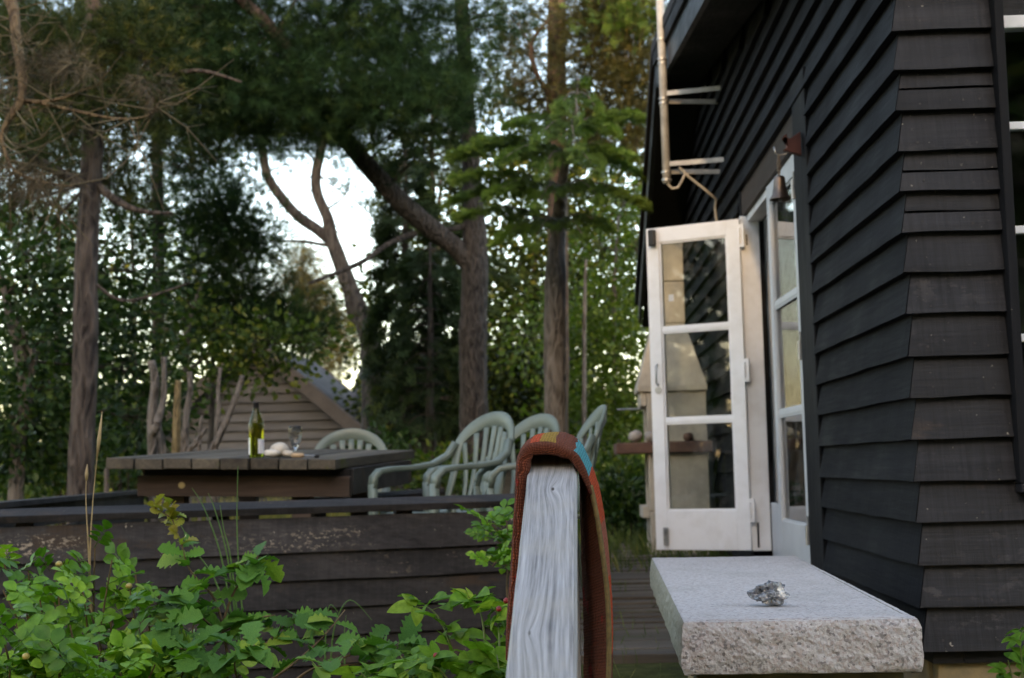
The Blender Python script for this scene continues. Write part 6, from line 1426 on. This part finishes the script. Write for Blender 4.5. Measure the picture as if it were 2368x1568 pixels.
# tall grasses in front of the fence
def stalk(lab, blades, mat, seed=None):
    b0 = at(*blades[0][0]); t = empty("tall_grass", (b0.x, b0.y, ground_z(b0.x, b0.y)), lab, "grass")
    for p in blades:
        mb2 = MB(); pts = curve([at(*q_) for q_ in p], 6); r_ = [.0032 * (1 - .75 * i / (len(pts) - 1)) for i in range(len(pts))]; mb2.tube(pts, r_, 5, False)
        if seed:
            d = pts[-1] - pts[-4]; mb2.tube([pts[-4], pts[-4] + d * .5, pts[-1] + d * .3], [.003, .0055, .001], 6)
        mb2.build("blade", mat, t, smooth=True)
M['dryst'] = plain("dry_straw", (.4, .29, .14), (.28, .19, .1), 40, .7)
stalk("two tall dry straw stalks rising above the rose bush", [[(92, 640, 4.0), (89, 560, 4.0), (86, 500, 4.0), (87, 468, 4.0)], [(93, 640, 4.0), (90, 570, 4.0), (93, 500, 4.0), (101, 422, 4.0)]], M['dryst'], True)
M['gblade'] = plain("green_blade", (.07, .16, .025), (.045, .11, .02), 30, .5)
stalk("tall thin green grass blades above the oak sapling", [[(235, 640, 4.2), (222, 560, 4.2), (205, 510, 4.2), (192, 488, 4.2)], [(238, 640, 4.2), (228, 560, 4.2), (215, 510, 4.2), (208, 493, 4.2)], [(240, 640, 4.2), (231, 560, 4.2), (224, 530, 4.2), (220, 505, 4.2)], [(245, 640, 4.2), (239, 570, 4.2), (237, 520, 4.2), (238, 466, 4.2)], [(236, 640, 4.2), (215, 580, 4.2), (195, 550, 4.2), (178, 520, 4.2)]], M['gblade'])
stalk("arching green grass blades low against the fence", [[(330, 670, 4.6), (335, 625, 4.6), (350, 600, 4.6), (372, 620, 4.6)], [(325, 670, 4.6), (326, 630, 4.6), (330, 605, 4.6), (340, 615, 4.6)], [(345, 670, 4.6), (344, 640, 4.6), (346, 615, 4.6)], [(400, 690, 4.2), (408, 655, 4.2), (418, 625, 4.2), (428, 612, 4.2)]], M['gblade'])

# ------------------------------------------------------------------ unseen trees added behind the camera, shaped to block sun, glow and reflections
BIG = np.array([[-.5, 0, 0], [.5, 0, 0], [.35, .15, 1.], [-.5, 0, 0], [.35, .15, 1.], [-.4, -.1, .9]])
def added_shade_tree(x, y, h, w, z0, n_, lab):
    t = empty("added_shade_tree", (x, y, -.4), lab, "tree", "unseen trees added to shape the light")
    MB().tube([(x, y, -.5), (x, y, h * .5), (x, y, h * .9)], [.25, .18, .05], 8).build("trunk", M['bark_grey'], t, smooth=True)
    p = rng.uniform(-1, 1, (n_ * 3, 3)); p = p[(np.abs(p) ** 4).sum(1) < 1][:n_]; p += rng.normal(0, .03, p.shape)
    p = p * np.array([w, 1.6, (h - z0) / 2]) + np.array([x, y, (h + z0) / 2])
    a, b_ = scatter(BIG * .5, p, rand_dirs(len(p)), rng.uniform(.7, 1.3, len(p)), np.clip(rng.normal(.5, .2, len(p)), 0, 1)); soup("crown", [a], [b_], M['lf_mid'], t)
added_shade_tree(-14.5, -30, 20, 6.5, -.3, 11000, "unseen tallest tree added behind the viewpoint on the left to block sun")
added_shade_tree(-7.0, -30, 19, 1.9, -.3, 5500, "unseen narrow tree added behind the viewpoint, left of the sun gap")
added_shade_tree(-4.4, -30.2, 12.6, 1.2, -.3, 3000, "unseen low tree added behind the viewpoint under the sun gap")
added_shade_tree(-.6, -30, 17, 2.75, -.3, 6000, "unseen tall tree added behind the viewpoint, right of the sun gap")
added_shade_tree(-27, -31, 20, 6.5, -.3, 9000, "unseen outermost tree added behind the viewpoint on the left to block sun")
added_shade_tree(6.2, -24, 15, 4.2, -.3, 8000, "unseen tree added behind the viewpoint to block sky glow, first on the right")
added_shade_tree(14.5, -24, 14, 4.4, -.3, 7000, "unseen tree added behind the viewpoint to block sky glow, second on the right")
added_shade_tree(23.5, -22, 13, 4.6, -.3, 6000, "unseen tree added behind the viewpoint to block sky glow, farthest right")
added_shade_tree(-4.4, -31, 21, 1.3, 12.4, 36, "unseen sparse crown added in the gap behind the viewpoint to dim the sun")
added_shade_tree(-24, -10, 14, 6.0, -.3, 2600, "unseen loose tree added far left of the viewpoint to darken door reflections")
